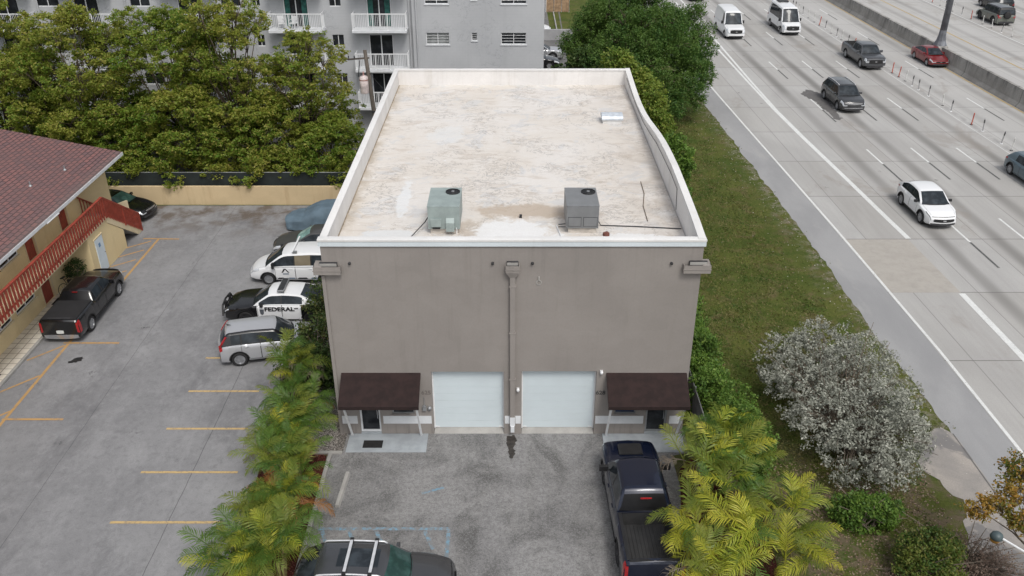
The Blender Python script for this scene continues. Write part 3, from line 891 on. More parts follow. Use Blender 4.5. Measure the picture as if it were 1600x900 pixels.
# awnings with braces
for i, (a, b) in enumerate(((-6.27, -3.36), (3.47, 6.42))):
    lab = 'dark brown sloped awning over the door at the %s end of the taupe front' % ('doormat' if i == 0 else 'ivy')
    A = empty('awning', (a, FY, 0), 0, lab, 'awning', 'brown awnings on the taupe building')
    w_ = b-a; fy = -1.18
    MB().prism([(-.01, 2.76), (-.01, 2.84), (fy, 2.16), (fy, 2.02), (fy+.05, 2.02), (fy+.05, 2.09)], 'x', 0, w_).build('canopy', MT['awning'], A)
    MB().prism([(-.012, 2.76), (fy+.05, 2.10), (fy+.05, 2.02), (-.012, 2.02)], 'x', -.012 if i == 0 else w_+.001, -.002 if i == 0 else w_+.012).build('side_flap', MT['awning'], A)
    for x in (.18, w_-.1) if i == 0 else (.12, w_-.16):
        MB().bar((x, -.1, .02), (x, fy+.12, 2.04), .07).build('brace', MT['white_metal'], A)
# scuppers, downspout
def scupper(x0, x1, z0, z1, name, parent):
    m = MB()
    m.box(x0, x1, FY-.22, FY-.2, z0, z1).box(x0, x1, FY-.2, FY-.004, z0, z0+.02).box(x0, x0+.02, FY-.2, FY-.004, z0+.02, z1).box(x1-.02, x1, FY-.2, FY-.004, z0+.02, z1)
    m.box(x0-.02, x1+.02, FY-.235, FY-.221, z1-.16, z1-.13)
    o = m.build(name, MT['taupe'], parent)
    xa, xb = (x0+.2, x1-.12) if x1-x0 > .5 else (x0+.04, x1-.04)
    MB().box(xa, xb, FY-.1, FY-.003, z1-.06, z1+.1).build('outlet', MT['plastic'], o)
    MB().box(xa+.01, xb-.01, FY-.12, FY-.101, z1-.02, z1+.085).build('outlet_flap', MT['concrete'], o)
    return o
s = scupper(-.22, .26, 7.1, 7.36, 'scupper', W)
MB().add([(-.22, FY-.22, 7.1), (.26, FY-.22, 7.1), (.26, FY-.004, 7.1), (-.22, FY-.004, 7.1), (-.07, FY-.16, 6.88), (.11, FY-.16, 6.88), (.11, FY-.004, 6.88), (-.07, FY-.004, 6.88)],
         [(0, 1, 5, 4), (1, 2, 6, 5), (2, 3, 7, 6), (3, 0, 4, 7)]).build('funnel', MT['taupe'], s)
ds = MB().box(-.07, .11, FY-.16, FY-.004, .9, 6.88).build('downspout', MT['taupe'], W)
MB().box(-.075, .115, FY-.165, FY-.004, .5, .9).box(-.05, .09, FY-.2, FY-.06, .22, .5).build('downspout_shoe', MT['band'], ds)
for z in (6.5, 4.6, 2.6): MB().box(-.1, .14, FY-.17, FY-.004, z, z+.04).build('strap', MT['taupe'], ds)
s = scupper(-6.78, -5.85, 7.02, 7.32, 'scupper', W)
MB().box(-6.78, -6.505, FY-.199, FY+.3, 7.021, 7.32).build('scupper_return', MT['taupe'], s)
s = scupper(5.85, 6.78, 7.08, 7.38, 'scupper', W)
MB().box(6.505, 6.78, FY-.199, FY+.3, 7.081, 7.38).build('scupper_return', MT['taupe'], s)
MB().box(-6.56, -6.44, FY-.06, FY-.003, 0, 6.9).build('corner_trim', MT['taupe'], W)
for x in (-5.55, -.66, .7, 5.45):
    MB().lathe([(.0, -.09), (.035, -.09), (.05, -.07), (.05, -.003)], (x, FY, 7.38), 'y', 10).build('overflow_pipe', MT['plastic'], W)
MB().lathe([(.07, -.02), (.1, -.02), (.1, -.003), (.07, -.003), (.07, -.02)], (.93, FY, 6.62), 'y', 14).box(.91, .95, FY-.05, FY-.003, 6.72, 6.86).build('vent_ring', MT['concrete'], W)
text_mesh('628', .24, 'unit_number', MT['plastic'], W, Matrix.Translation((3.3, FY-.004, 1.93)) @ Matrix.Rotation(R(90), 4, 'X'), .003, .004)
text_mesh('625', .24, 'unit_number', simple('faded_number', (.14, .125, .115), .8), W, Matrix.Translation((-3.2, FY-.004, 1.93)) @ Matrix.Rotation(R(90), 4, 'X'), .003, .004)
# wall lights, utility boxes
for (x, z, lab) in ((.22, 2.12, 'small white wall light beside the downspout and garage door'), (3.28, 2.9, 'small white wall light above the unit number between garage door and awning')):
    o = empty('wall_light', (x, FY, z), 0, lab, 'wall light')
    MB().rbox(-.05, .05, -.05, -.003, -.06, .06, .01).build('base', MT['white_metal'], o)
    MB().lathe([(.0, .07), (.05, .06), (.06, .0), (.045, -.06), (0, -.06)], (0, -.1, 0), 'z', 12).build('lamp_shade', MT['white_metal'], o, smooth=True)
o = empty('electric_box', (-3.2, FY, 1.25), 0, 'small grey utility box with round meter beside the garage door', 'utility box')
MB().rbox(-.16, -.02, -.1, -.003, -.1, .12, .01).build('box', MT['galv'], o)
MB().lathe([(0, -.12), (.07, -.11), (.08, -.03), (.08, -.003)], (.1, 0, 0), 'y', 14).build('meter', MT['galv'], o, smooth=True)
MB().cyl((-.09, -.03, .12), (-.09, -.03, .5), .012, 6).build('conduit', MT['galv'], o)
# entrance pads and mat
MB().rbox(-6.2, -3.2, 25.1, FY-.02, 0, .035, .01).build('entrance_pavement', MT['pad'], kind='structure')
MB().rbox(3.45, 6.5, 25.1, FY-.02, 0, .035, .01).build('entrance_pavement', MT['pad'], kind='structure')
MB().rbox(-5.6, -4.87, 25.32, 25.75, .036, .052, .006).build('doormat', MT['mat_black'], label='black rectangular doormat on the pale entrance slab', cat='doormat')
o = MB(); o.prism([(-.09, 0), (.09, 0), (.06, .12), (-.06, .12)], 'y', -.85, .85)
o = o.build('wheel_stop', MT['concrete'], label='worn concrete wheel stop lying on the driveway', cat='wheel stop'); o.location = (-5.95, 23.05, .012); o.rotation_euler = (0, 0, R(-3))

# roof equipment
def ac_unit(x, y, w, d, mat, label, kindb):
    o = empty('rooftop_ac_unit', (x, y, RZ), 0, label, 'AC unit')
    cm = simple('ac_curb', (.52, .48, .43), .8, 0, .2, 3, .2)
    MB().box(-w/2+.08, w/2-.08, .06, d-.06, 0, .2).build('curb', cm, o)
    b = MB().rbox(-w/2, w/2, 0, d, .2, 1.08, .015).build('cabinet', mat, o)
    MB().rbox(-w/2-.01, w/2+.01, -.01, d+.01, 1.08, 1.1, .008).build('top_panel', mat, b)
    fx, fy = w/2-.31, d-.42
    fan = MB().lathe([(.27, .0), (.27, .03), (.25, .035), (.25, .005), (0, .005)], (fx, fy, 1.1), 'z', 28).build('fan', MT['black'], b, smooth=False)
    g = MB()
    for r in (.08, .14, .2, .25): g.tube([(fx+r*math.cos(a), fy+r*math.sin(a), 1.135) for a in [2*math.pi*k/24 for k in range(25)]], .004, 4, False)
    for k in range(12):
        a = k*math.pi/6; g.bar((fx, fy, 1.135), (fx+.26*math.cos(a), fy+.26*math.sin(a), 1.135), .005)
    g.build('grille', MT['dark_metal'], fan)
    MB().lathe([(.0, .045), (.06, .04), (.07, .02)], (fx, fy, 1.1), 'z', 12).build('fan_hub', MT['galv'], fan)
    if kindb == 'open':
        MB().rbox(-w/2+.1, -.08, -.05, -.006, .3, .62, .01).build('access_panel', mat, b)
        MB().prism([(-.006, .65), (-.006, .16), (-.14, .16), (-.14, .5)], 'x', .08, w/2-.2).build('intake_hood', mat, b)
        MB().box(-w/2+.16, -.14, -.03, -.006, .215, .27).build('vent_slot', MT['black'], b)
        MB().cyl((w/2-.12, -.05, -.0), (w/2-.12, -.05, .28), .015, 6).build('drain_pipe', MT['white_metal'], o)
    else:
        for a, c in ((-w/2+.07, -.06), (.04, w/2-.06)):
            p = MB().rbox(a, c, -.02, -.004, .3, .64, .006).build('access_panel', mat, b)
            MB().box(a-.015, c+.015, -.0045, -.001, .285, .655).build('panel_gap', MT['black'], p)
        MB().cyl((-w/2-.02, .05, .25), (-w/2-.28, .05, .25), .022, 6).cyl((-w/2-.02, .2, .3), (-w/2-.28, .18, .28), .022, 6).build('pipe', MT['dark_metal'], o)
    return o
AC1 = ac_unit(-2.47, 28.5, 1.16, 1.75, simple('ac_green', (.29, .345, .335), .55, .1, .12, 2, .1), 'pale grey-green rooftop air conditioner left of the white roof patch', 'open')
AC2 = ac_unit(2.56, 28.55, 1.17, 1.7, simple('ac_grey', (.19, .197, .203), .5, .1, .08, 2), 'darker grey rooftop air conditioner with two square front panels', 'closed')
o = empty('roof_hatch', (4.93, 41.05, RZ), 0, 'low curved white roof hatch near the far right roof corner', 'roof hatch')
MB().box(-.46, .46, 0, .75, 0, .2).build('curb', MT['coping'], o)
m = MB(); pr = [(-.06, .2), (.81, .2), (.81, .28), (.72, .37), (.5, .43), (.25, .43), (.03, .37), (-.06, .28)]
m.prism(pr, 'x', -.52, .52); m.build('lid', simple('hatch_lid', (.56, .61, .66), .45, .2, .15, 4), o)
MB().tube([(3.16, 29.3, RZ+.25), (3.3, 29.2, RZ+.03), (4.6, 29.1, RZ+.03), (6.25, 28.9, RZ+.03)], .022, 6).build('roof_conduit', MT['dark_metal'], label='thin dark conduit from the grey rooftop air conditioner to the parapet', cat='conduit')
MB().tube([(-3.06, 29.0, RZ+.5), (-3.2, 28.9, RZ+.3), (-3.9, 27.4, RZ+.03)], .018, 6).build('roof_cable', MT['black'], label='black cable running down from the pale green rooftop air conditioner', cat='cable')
MB().tube([(1.65, 29.2, RZ+.04), (1.92, 27.2, RZ+.04), (2.0, 26.6, RZ+.04)], .022, 6).build('drain_pipe', MT['white_metal'], label='white drain pipe by the grey rooftop air conditioner', cat='pipe')
MB().tube([(5.35, 33.5, RZ+.02), (5.32, 32.2, RZ+.03), (5.12, 31.0, RZ+.02), (5.1, 29.6, RZ+.02)], .018, 5).build('fallen_branch', MT['twig'], label='thin fallen branch lying on the roof near the wavy parapet', cat='branch')
MB().rbox(.28, .38, 29.9, 30.05, RZ, RZ+.1, .01).build('roof_vent_cap', MT['black'], label='tiny black vent cap in the white roof patch', cat='vent')
o = MB().rbox(-.1, .1, -.08, .08, 0, .14, .02).build('brick', simple('brick_red', (.16, .06, .045), .9), label='reddish brick block by the grey rooftop air conditioner', cat='brick'); o.location = (3.42, 28.35, RZ); o.rotation_euler = (0, 0, .5)
cab = [(6.29, y, z) for y, z in ((47.0, 8.0), (45, 7.86), (42.5, 7.78), (40, 7.8), (38, 7.97), (36, 8.2), (34, 8.28), (32, 8.33), (30.6, 8.28), (30.4, 7.5))]
MB().tube(cab, .012, 5).build('parapet_cable', MT['dark_metal'], label='thin cable sagging along the inside of the wavy parapet', cat='cable')
# ================================================================ YELLOW BUILDING
YB = empty('apartment_house', (0, 0, 0), 0, 'two-storey yellow building with reddish shingle roof and red balcony rail', 'building')
XW, XB = -22.3, -21.0
uw = [(33.25, 34.8, 3.36, 4.15), (30.0, 31.6, 3.36, 4.15), (25.0, 26.6, 3.36, 4.15)]
ud = [(35.45, 36.3, 2.56, 4.45), (38.75, 39.6, 2.56, 4.45), (28.0, 28.85, 2.56, 4.45)]
gw = [(33.4, 35.1, .98, 1.9), (31.2, 32.95, .98, 1.9), (27.6, 29.3, .98, 1.9)]
gd = [(35.7, 36.65, .12, 2.05), (26.0, 26.9, .12, 2.05)]
wall_open('x', XW, 0, 44.4, 0, 4.68, uw+ud+gw+gd, .14, 'wall', MT['yellow'], YB, sgn=-1)
MB().add([(XW, 44.4, 0), (-34, 44.4, 0), (-34, 44.4, 4.6), (-28.5, 44.4, 5.9), (XW, 44.4, 4.6)], [(0, 1, 2, 3, 4)]).build('wall', MT['yellow'], YB, fix=False)
def ywin(y0, y1, z0, z1):
    m = MB()
    for a, b, c, d in ((y0, y1, z0, z0+.05), (y0, y1, z1-.05, z1), (y0, y0+.05, z0+.05, z1-.05), (y1-.05, y1, z0+.05, z1-.05), ((y0+y1)/2-.03, (y0+y1)/2+.03, z0+.05, z1-.05)):
        m.box(XW-.06, XW-.01, a, b, c, d)
    w = m.build('window', MT['white_metal'], YB)
    MB().box(XW-.05, XW-.04, y0+.05, y1-.05, z0+.05, z1-.05).build('glass_pane', MT['winglass'], w)
    MB().box(XW+.003, XW+.07, y0-.06, y1+.06, z0-.07, z0-.003).build('window_sill', MT['cream'], w)
for q in uw+gw: ywin(*q)
for q in ud+gd:
    d = MB().rbox(XW-.12, XW-.06, q[0]+.03, q[1]-.03, q[2]+.02, q[3]-.03, .01).build('door', MT['red'], YB)
    MB().lathe([(0, .05), (.03, .04), (.03, 0)], (XW-.06, q[1]-.12, q[2]+.95), 'x', 8).build('door_knob', MT['chrome'], d)
    MB().box(XW+.002, XW+.03, q[0]-.07, q[0]-.003, q[2], q[3]).box(XW+.002, XW+.03, q[1]+.003, q[1]+.07, q[2], q[3]).build('door_frame', MT['cream'], YB)
# walkway slab
MB().box(XW+.002, XB-.02, 0, 40.75, 2.4, 2.54).build('balcony_slab', MT['cream'], YB)
MB().rbox(XB-.02, XB+.04, 0, 40.75, 2.36, 2.56, .01).build('balcony_edge', MT['cream'], YB)
# stair: closet wall + stringer with sawtooth steps
NS = 13; y0s, z0s, y1s = 40.75, 2.54, 44.45
saw = [(40.75, 2.54)]
for k in range(NS):
    ya = y0s + (y1s-y0s)*(k+1)/NS; za = z0s - (z0s-.0)*(k+1)/NS
    saw.append((ya, z0s - z0s*k/NS)); saw.append((ya, za))
poly = [(38.45, 0), (42.3, 0), (42.3, 1.02), (44.25, .02)] + saw[::-1][0:-1] + [(40.75, 2.54)]
poly = [(44.45, .01) if p == (y1s, 0.0) else p for p in poly]
MB().prism([(38.45, 0), (42.3, 0), (42.3, 1.0), (40.75, 2.34), (38.45, 2.34)], 'x', XW+.003, XB-.03).build('stair_closet', MT['yellow'], YB)
lower = [(42.3, 1.02), (44.2, .02), (44.45, .02)]
st = MB()
for k in range(NS):
    ya = y0s + (y1s-y0s)*k/NS; yb = y0s + (y1s-y0s)*(k+1)/NS
    zt = z0s - z0s*(k+1)/NS + z0s/NS
    zb = max(.01, zt - .42)
    st.box(XW+.004, XB-.031, ya, yb, zb, zt-.002)
st.build('stair', MT['concrete'], YB)
sg = MB()
for k in range(NS):
    ya = y0s + (y1s-y0s)*k/NS; yb = y0s + (y1s-y0s)*(k+1)/NS
    zt = z0s - z0s*(k)/NS; zn = z0s - z0s*(k+1)/NS
    b0 = max(.01, zt-.38); b1 = max(.01, zn-.38)
    sg.prism([(ya, b0), (yb, b1), (yb, zn+.0001), (ya, zt)], 'x', XB-.03, XB+.03)
sg.build('stair_stringer', MT['cream'], YB)
# closet face: front yellow sheet reaching to the outer plane
MB().prism([(38.45, 0), (42.3, 0), (42.3, 1.06), (40.75, 2.15), (40.6, 2.34), (38.45, 2.34)], 'x', XB-.03, XB+.0).build('stair_wall', MT['yellow'], YB)
d = MB().rbox(XB+.002, XB+.04, 39.02, 39.85, .08, 1.95, .01).build('door', simple('pale_door', (.62, .70, .76), .5, 0, .05, 2), YB, label='pale blue-white closet door under the stair')
MB().box(XB+.041, XB+.046, 39.3, 39.5, 1.45, 1.66).build('door_sign', simple('sign_blue', (.12, .25, .42), .5), d)
MB().lathe([(0, .05), (.03, .04), (.03, 0)], (XB+.04, 39.75, 1.0), 'x', 8).build('door_knob', MT['chrome'], d)
MB().box(XB+.002, XB+.05, 38.95, 39.92, 1.96, 2.02).build('door_frame', MT['cream'], YB)
# red railing
rl = MB(); rl.rbox(XB-.06, XB+.07, 0, 40.8, 3.52, 3.6, .012); rl.box(XB-.02, XB+.03, 0, 40.75, 2.62, 2.68)
rail = rl.build('railing', MT['red'], YB)
pk = MB(); y = 10.0; k = 0
while y < 40.7:
    pk.box(XB+.031, XB+.075, y, y+.12, 2.44, 3.519)
    pk.box(XB-.055, XB-.021, y+.13, y+.18, 2.56, 3.519)
    y += .26; k += 1
pk.build('railing_boards', MT['red'], rail)
sl = (0.0-2.54)/(y1s-y0s)
def zr(y): return 2.54 + sl*(y-y0s)
r2 = MB(); r2.bar((XB, 40.78, 3.56), (XB, 44.4, zr(44.4)+1.02), .13, .08); r2.bar((XB, 40.85, zr(40.85)+.12), (XB, 44.4, zr(44.4)+.12), .05, .06)
r2.bar((XB, 40.72, 2.5), (XB, 40.72, 3.58), .11); r2.bar((XB, 44.4, .0), (XB, 44.4, 1.1), .1)
stair_rail = r2.build('stair_railing', MT['red'], YB)
p2 = MB(); y = 40.86
while y < 44.35:
    p2.box(XB+.032, XB+.06, y, y+.06, zr(y)-.06, zr(y)+1.0)
    p2.box(XB-.04, XB-.028, y+.07, y+.12, zr(y)+.0, zr(y)+1.0)
    y += .14
p2.bar((XB+.05, 42.6, zr(42.6)-.1), (XB+.05, 42.6, zr(42.6)+1.0), .09)
p2.build('railing_boards', MT['red'], stair_rail)
r3 = MB(); r3.bar((XW+.1, 40.78, 3.56), (XW+.1, 44.4, zr(44.4)+1.02), .08, .06)
y = 40.9
while y < 44.35: r3.box(XW+.08, XW+.12, y, y+.04, zr(y)+.02, zr(y)+1.0); y += .3
r3.build('stair_railing', MT['red'], YB)
# roof
EX, EZ, RX_, RZ_ = -21.28, 4.55, -29.3, 6.22
rf = MB(); rf.add([(EX, -5, EZ), (EX, 44.78, EZ), (RX_, 44.78, RZ_), (RX_, -5, RZ_)], [(0, 1, 2, 3)])
rf.add([(2*RX_-EX, -5, EZ), (2*RX_-EX, 44.78, EZ), (RX_, 44.78, RZ_), (RX_, -5, RZ_)], [(0, 3, 2, 1)])
rf.build('roof', MT['shingle'], YB, fix=False)
MB().box(EX-.02, EX+.03, -5, 44.78, EZ-.17, EZ-.012).build('fascia', MT['band'], YB)
MB().prism([(EX, EZ-.01), (RX_, RZ_-.01), (RX_, RZ_-.16), (EX, EZ-.16)], 'y', 44.74, 44.79).build('rake_board', MT['cream'], YB)
MB().add([(EX, -5, EZ-.16), (EX, 44.7, EZ-.16), (XW, 44.7, EZ-.16), (XW, -5, EZ-.16)], [(0, 1, 2, 3)]).build('soffit', MT['cream'], YB)
MB().rbox(EX-.03, EX+.06, 35.9, 37.1, EZ-.22, EZ-.175, .01).build('gutter_bracket', MT['white_metal'], YB)
def zroof(x): return EZ + (EX-x)*(RZ_-EZ)/(EX-RX_)
for x, y in ((-22.75, 41.3), (-23.3, 38.9)):
    MB().cyl((x, y, zroof(x)-.02), (x, y, zroof(x)+.22), .035, 8).lathe([(.09, 0), (.035, .07)], (x, y, zroof(x)), 'z', 10).build('vent_pipe', MT['galv'], YB)
MB().bar((XW+.02, 44.38, 1.3), (XW+.5, 45.1, 1.3), .12, .5).build('fin_wall', MT['cream'], YB)

# doormats, potted plant, bicycle by the ground-floor door
MB().rbox(-22.1, -21.5, 35.8, 36.5, .122, .14, .005).build('doormat', MT['mat_black'], label='black doormat at the red ground-floor door', cat='doormat')
MB().rbox(-22.15, -21.5, 29.4, 30.0, .122, .14, .005).build('doormat', MT['mat_black'], label='black doormat on the tiles toward the yellow hatching', cat='doormat')
B = empty('bicycle', (-21.75, 37.35, .0), R(75), 'black bicycle leaning near the red ground-floor door', 'bicycle')
B.rotation_euler = (R(-12), 0, R(75))
for x in (-.5, .5):
    w = MB().lathe([(.31, -.015), (.335, 0), (.31, .015), (.30, 0), (.31, -.015)], (x, 0, .335), 'y', 24).build('wheel', MT['tyre'], B)
    sp = MB()
    for k in range(8):
        a = k*math.pi/4; sp.bar((x, 0, .335), (x+.3*math.cos(a), 0, .335+.3*math.sin(a)), .006)
    sp.build('spokes', MT['chrome'], w)
MB().tube([(-.5, 0, .335), (-.12, 0, .3), (-.25, 0, .85)], .016, 6).tube([(-.12, 0, .3), (.36, 0, .8), (.5, 0, .335)], .016, 6).tube([(-.22, 0, .74), (.36, 0, .8), (.33, 0, .98)], .016, 6).build('frame', MT['black'], B)
MB().rbox(-.37, -.13, -.07, .07, .86, .92, .02).build('saddle', MT['black'], B)
MB().tube([(.42, -.25, .98), (.33, 0, 1.0), (.42, .25, .98)], .014, 6).build('handlebar', MT['black'], B)

# ================================================================ YARD WALL + SCREEN FENCE
y = 48.0
MB().rbox(-60, -6.5, 48.0, 48.18, 0, 1.18, .01).build('yard_wall', MT['yardwall'], label='long tan masonry wall closing the back of the parking lot', cat='wall')
SF = empty('screen_fence', (-30, 48.35, 0), 0, 'dark green screened fence on posts behind the tan wall', 'fence')
MB().box(-30, 23.4, -.01, .01, .9, 1.92).build('screen', MT['netting'], SF)
fp = MB()
for k in range(27): fp = MB().cyl((-29.5+2*k, .05, 0), (-29.5+2*k, .05, 1.97), .03, 6); fp.build('post', MT['galv'], SF)
MB().cyl((-30, .05, 1.93), (23.4, .05, 1.93), .02, 6).build('rail', MT['galv'], SF)

# ================================================================ GREY APARTMENT BLOCK
AP = empty('apartment_block', (0, 0, 0), 0, 'grey four-storey apartment block with white balconies behind the warehouse', 'building')
AY, AS = 60.0, 59.75
SL = [2.6, 5.25, 7.9, 10.55]
wins = []
for z in (1.45, 4.12, 6.79, 9.47, 12.1):
    wins += [(-5.85, -4.27, z, z+.78), (-.74, .97, z, z+.78), (-2.75, -2.37, z+.26, z+.78)]
wall_open('y', AS, -6.75, 2.18, 0, 13.4, wins, .12, 'wall', MT['apt'], AP)
MB().add([(2.18, AS, 0), (2.18, 74, 0), (2.18, 74, 13.4), (2.18, AS, 13.4)], [(0, 1, 2, 3)]).build('wall', MT['apt'], AP, fix=False)
MB().add([(-6.75, AS, 0), (-6.75, AY, 0), (-6.75, AY, 13.4), (-6.75, AS, 13.4)], [(0, 3, 2, 1)]).build('wall', MT['apt'], AP, fix=False)
bx = [-34.0, -28.6, -21.6, -14.5, -8.9]     # balcony bay centres
doors = []; sm = []
for z in [0]+SL:
    for b in bx: doors.append((b-.9, b+.75, z+.03, z+2.15))
    for x, w in ((-11.9, .75), (-12.25+.1, 0), (-18.9, 1.3), (-25.0, 1.3), (-31.2, 1.5), (-17.2, .5)):
        if w: sm.append((x-w/2, x+w/2, z+1.35, z+2.15))
wall_open('y', AY, -46, -6.75, 0, 13.4, doors+sm, .12, 'wall', MT['apt'], AP)
MB().box(-46, 2.18, AY+.3, 74, 13.3, 13.4).build('roof', MT['concrete'], AP)
for q in wins:
    m = MB(); n_ = 3 if q[1]-q[0] > .6 else 2; y = AS+.06
    fr = .035
    m.box(q[0], q[1], y, y+.04, q[2], q[2]+fr).box(q[0], q[1], y, y+.04, q[3]-fr, q[3])
    if q[1]-q[0] > .6:
        for x in (q[0], (q[0]+q[1])/2-fr/2, q[1]-fr): m.box(x, x+fr, y+.002, y+.042, q[2]+fr, q[3]-fr)
    else:
        for x in (q[0], q[1]-fr): m.box(x, x+fr, y+.002, y+.042, q[2]+fr, q[3]-fr)
    for k in range(1, 4): m.box(q[0]+fr, q[1]-fr, y+.005, y+.03, q[2]+(q[3]-q[2])*k/4, q[2]+(q[3]-q[2])*k/4+.02)
    w = m.build('window', MT['white_metal'], AP)
    MB().box(q[0]+fr, q[1]-fr, y+.04, y+.05, q[2]+fr, q[3]-fr).build('glass_pane', simple('louver_glass', (.19, .20, .20), .15, 0, .3, 2) if q[0] < -5 and 6 < q[2] < 8 else MT['winglass'], w)
    MB().box(q[0]-.05, q[1]+.05, AS-.05, AS-.003, q[2]-.07, q[2]).build('window_sill', MT['band'], w)
for q in sm:
    m = MB(); y = AY+.06
    m.box(q[0], q[1], y, y+.04, q[2], q[2]+.04).box(q[0], q[1], y, y+.04, q[3]-.04, q[3]).box((q[0]+q[1])/2-.02, (q[0]+q[1])/2+.02, y, y+.04, q[2]+.04, q[3]-.04)
    w = m.build('window', MT['white_metal'], AP)
    MB().box(q[0], q[1], y+.045, y+.055, q[2]+.04, q[3]-.04).build('glass_pane', MT['winglass'], w)
curt = [simple('curtain_teal', (.02, .10, .085), .8, 0, .4, 5), simple('curtain_tan', (.28, .20, .15), .8, 0, .3, 5), MT['winglass']]
for i, q in enumerate(doors):
    m = MB(); y = AY+.07
    for x in (q[0], (q[0]+q[1])/2-.03, q[1]-.06): m.box(x, x+.06, y, y+.04, q[2], q[3]-.05)
    m.box(q[0], q[1], y, y+.04, q[3]-.05, q[3])
    w = m.build('sliding_door', MT['white_metal'], AP)
    MB().box(q[0]+.06, q[1]-.06, y+.045, y+.055, q[2], q[3]-.05).build('glass_pane', MT['winglass'], w)
    if q[2] > 7 and i % 5 >= 3:
        c = MB()
        for x0, x1 in ((q[0]+.08, q[0]+.42), (q[1]-.45, q[1]-.1)):
            n_ = 9; vs = []
            for k in range(n_+1):
                x = x0+(x1-x0)*k/n_; yy = y+.034+(.008 if k % 2 else 0)
                vs += [(x, yy, q[2]+.02), (x, yy, q[3]-.1)]
            c.add(vs, [(2*k, 2*k+2, 2*k+3, 2*k+1) for k in range(n_)])
        c.build('curtain', curt[0], w, fix=False)
for z in SL:
    for b in bx:
        hw = 1.83; D = .95
        s = MB().rbox(b-hw, b+hw, AY-D-.12, AY-.003, z-.18, z, .015).build('balcony', MT['band'], AP)
        r = MB(); yf = AY-D
        r.box(b-hw+.02, b+hw-.02, yf-.03, yf+.03, z+1.02, z+1.08); r.box(b-hw+.02, b+hw-.02, yf-.02, yf+.02, z+.06, z+.1)
        for x in (b-hw+.02, b-.45, b+.45+.1, b+hw-.08): r.box(x, x+.06, yf-.031, yf+.031, z, z+1.02)
        for sx in (b-hw+.03, b+hw-.07):
            r.box(sx, sx+.04, yf+.031, AY-.002, z+1.02, z+1.07); r.box(sx, sx+.04, yf+.031, AY-.002, z+.06, z+.1)
            yy = yf+.1
            while yy < AY-.05: r.box(sx+.008, sx+.03, yy, yy+.022, z+.1, z+1.02); yy += .115
        x = b-hw+.12
        while x < b+hw-.1: r.box(x, x+.022, yf-.012, yf+.012, z+.1, z+1.02); x += .115
        r.build('railing', MT['white_metal'], s)
for x in (-6.95, -6.45, -26.0, -31.9):
    yy = AY if x < -6.75 else AS
    MB().cyl((x, yy-.07, 0), (x, yy-.07, 13.2), .06, 8).build('downspout', MT['apt'], AP)
# balcony furniture
def chair(x, y, z, rz, label):
    o = empty('patio_chair', (x, y, z), rz, label, 'chair', 'white patio chairs on the balconies')
    MB().rbox(-.22, .22, -.22, .22, .38, .42, .01).build('seat', MT['white_metal'], o)
    MB().rbox(-.22, .22, .2, .25, .42, .85, .01).build('backrest', MT['white_metal'], o)
    for a in (-.2, .2):
        for b_ in (-.2, .2): MB().cyl((a, b_, 0), (a, b_, .38), .018, 6).build('leg', MT['white_metal'], o)
        MB().bar((a, -.2, .62), (a, .22, .62), .035).build('armrest', MT['white_metal'], o)
chair(-15.5, 59.35, 7.9, .4, 'white patio chair at the left of the top-left warehouse-side balcony pair')
chair(-14.7, 59.35, 7.9, -.3, 'white patio chair nearer the glass door on the treetop balcony')
chair(-8.5, 59.35, 2.6, 0, 'white patio chair on the low balcony behind the utility pole')

# ================================================================ UTILITY POLE
UP = empty('utility_pole', (-8.55, 52.0, 0), 0, 'leaning wooden utility pole with crossarm and rust-streaked transformer', 'utility pole')
MB().tube([(.1, 0, 0), (.05, 0, 4), (-.25, 0, 8.3)], [.16, .14, .11], 10).build('pole', MT['wood_pole'], UP, smooth=True)
tr = simple('transformer_paint', (.60, .52, .50), .5, .1, .3, 3); 
tf = MB().lathe([(0, -.02), (.24, 0), (.26, .05), (.26, .95), (.22, 1.02), (.06, 1.07), (0, 1.07)], (-.42, -.2, 5.75), 'z', 18).build('transformer', tr, UP, angle=50)
MB().lathe([(.03, 0), (.06, .05), (.03, .1), (.06, .15), (.02, .26)], (-.42, -.2, 6.82), 'z', 8).build('insulator', simple('insulator_pink', (.4, .22, .2), .3), tf)
MB().lathe([(.275, 0), (.275, .05)], (-.42, -.2, 6.55), 'z', 16).build('band', simple('rust', (.30, .12, .08), .8, 0, .4, 8), tf)
MB().bar((-1.3, -.05, 7.75), (.0, -.05, 7.85), .09).build('crossarm', MT['wood_pole'], UP)
for x in (-1.25, -.9, -.3): MB().lathe([(.03, 0), (.05, .06), (.03, .16)], (x, -.05, 7.82), 'z', 8).build('insulator', MT['dark_metal'], UP)
MB().bar((-.75, -.08, 6.7), (-.6, -.08, 7.7), .05).build('cutout_fuse', MT['dark_metal'], UP)
MB().bar((-.1, -.1, 4.55), (.6, -.1, 4.5), .1).build('crossarm', MT['dark_metal'], UP)
def wire(p, q, sag, label, r=.012):
    p = Vector(p); q = Vector(q); pts = []
    for k in range(17):
        t = k/16; a = p.lerp(q, t); a.z -= sag*4*t*(1-t); pts.append(a)
    MB().tube(pts, r, 5).build('power_cable', MT['black'], label=label, cat='cable')
wire((-8.7, 52, 7.0), (-5.9, 48.3, 5.5), .1, 'service cable from the utility pole down behind the warehouse')
wire((-9.1, 51.8, 7.85), (-42, 52.5, 8.3), .9, 'overhead cable running left through the treetops')

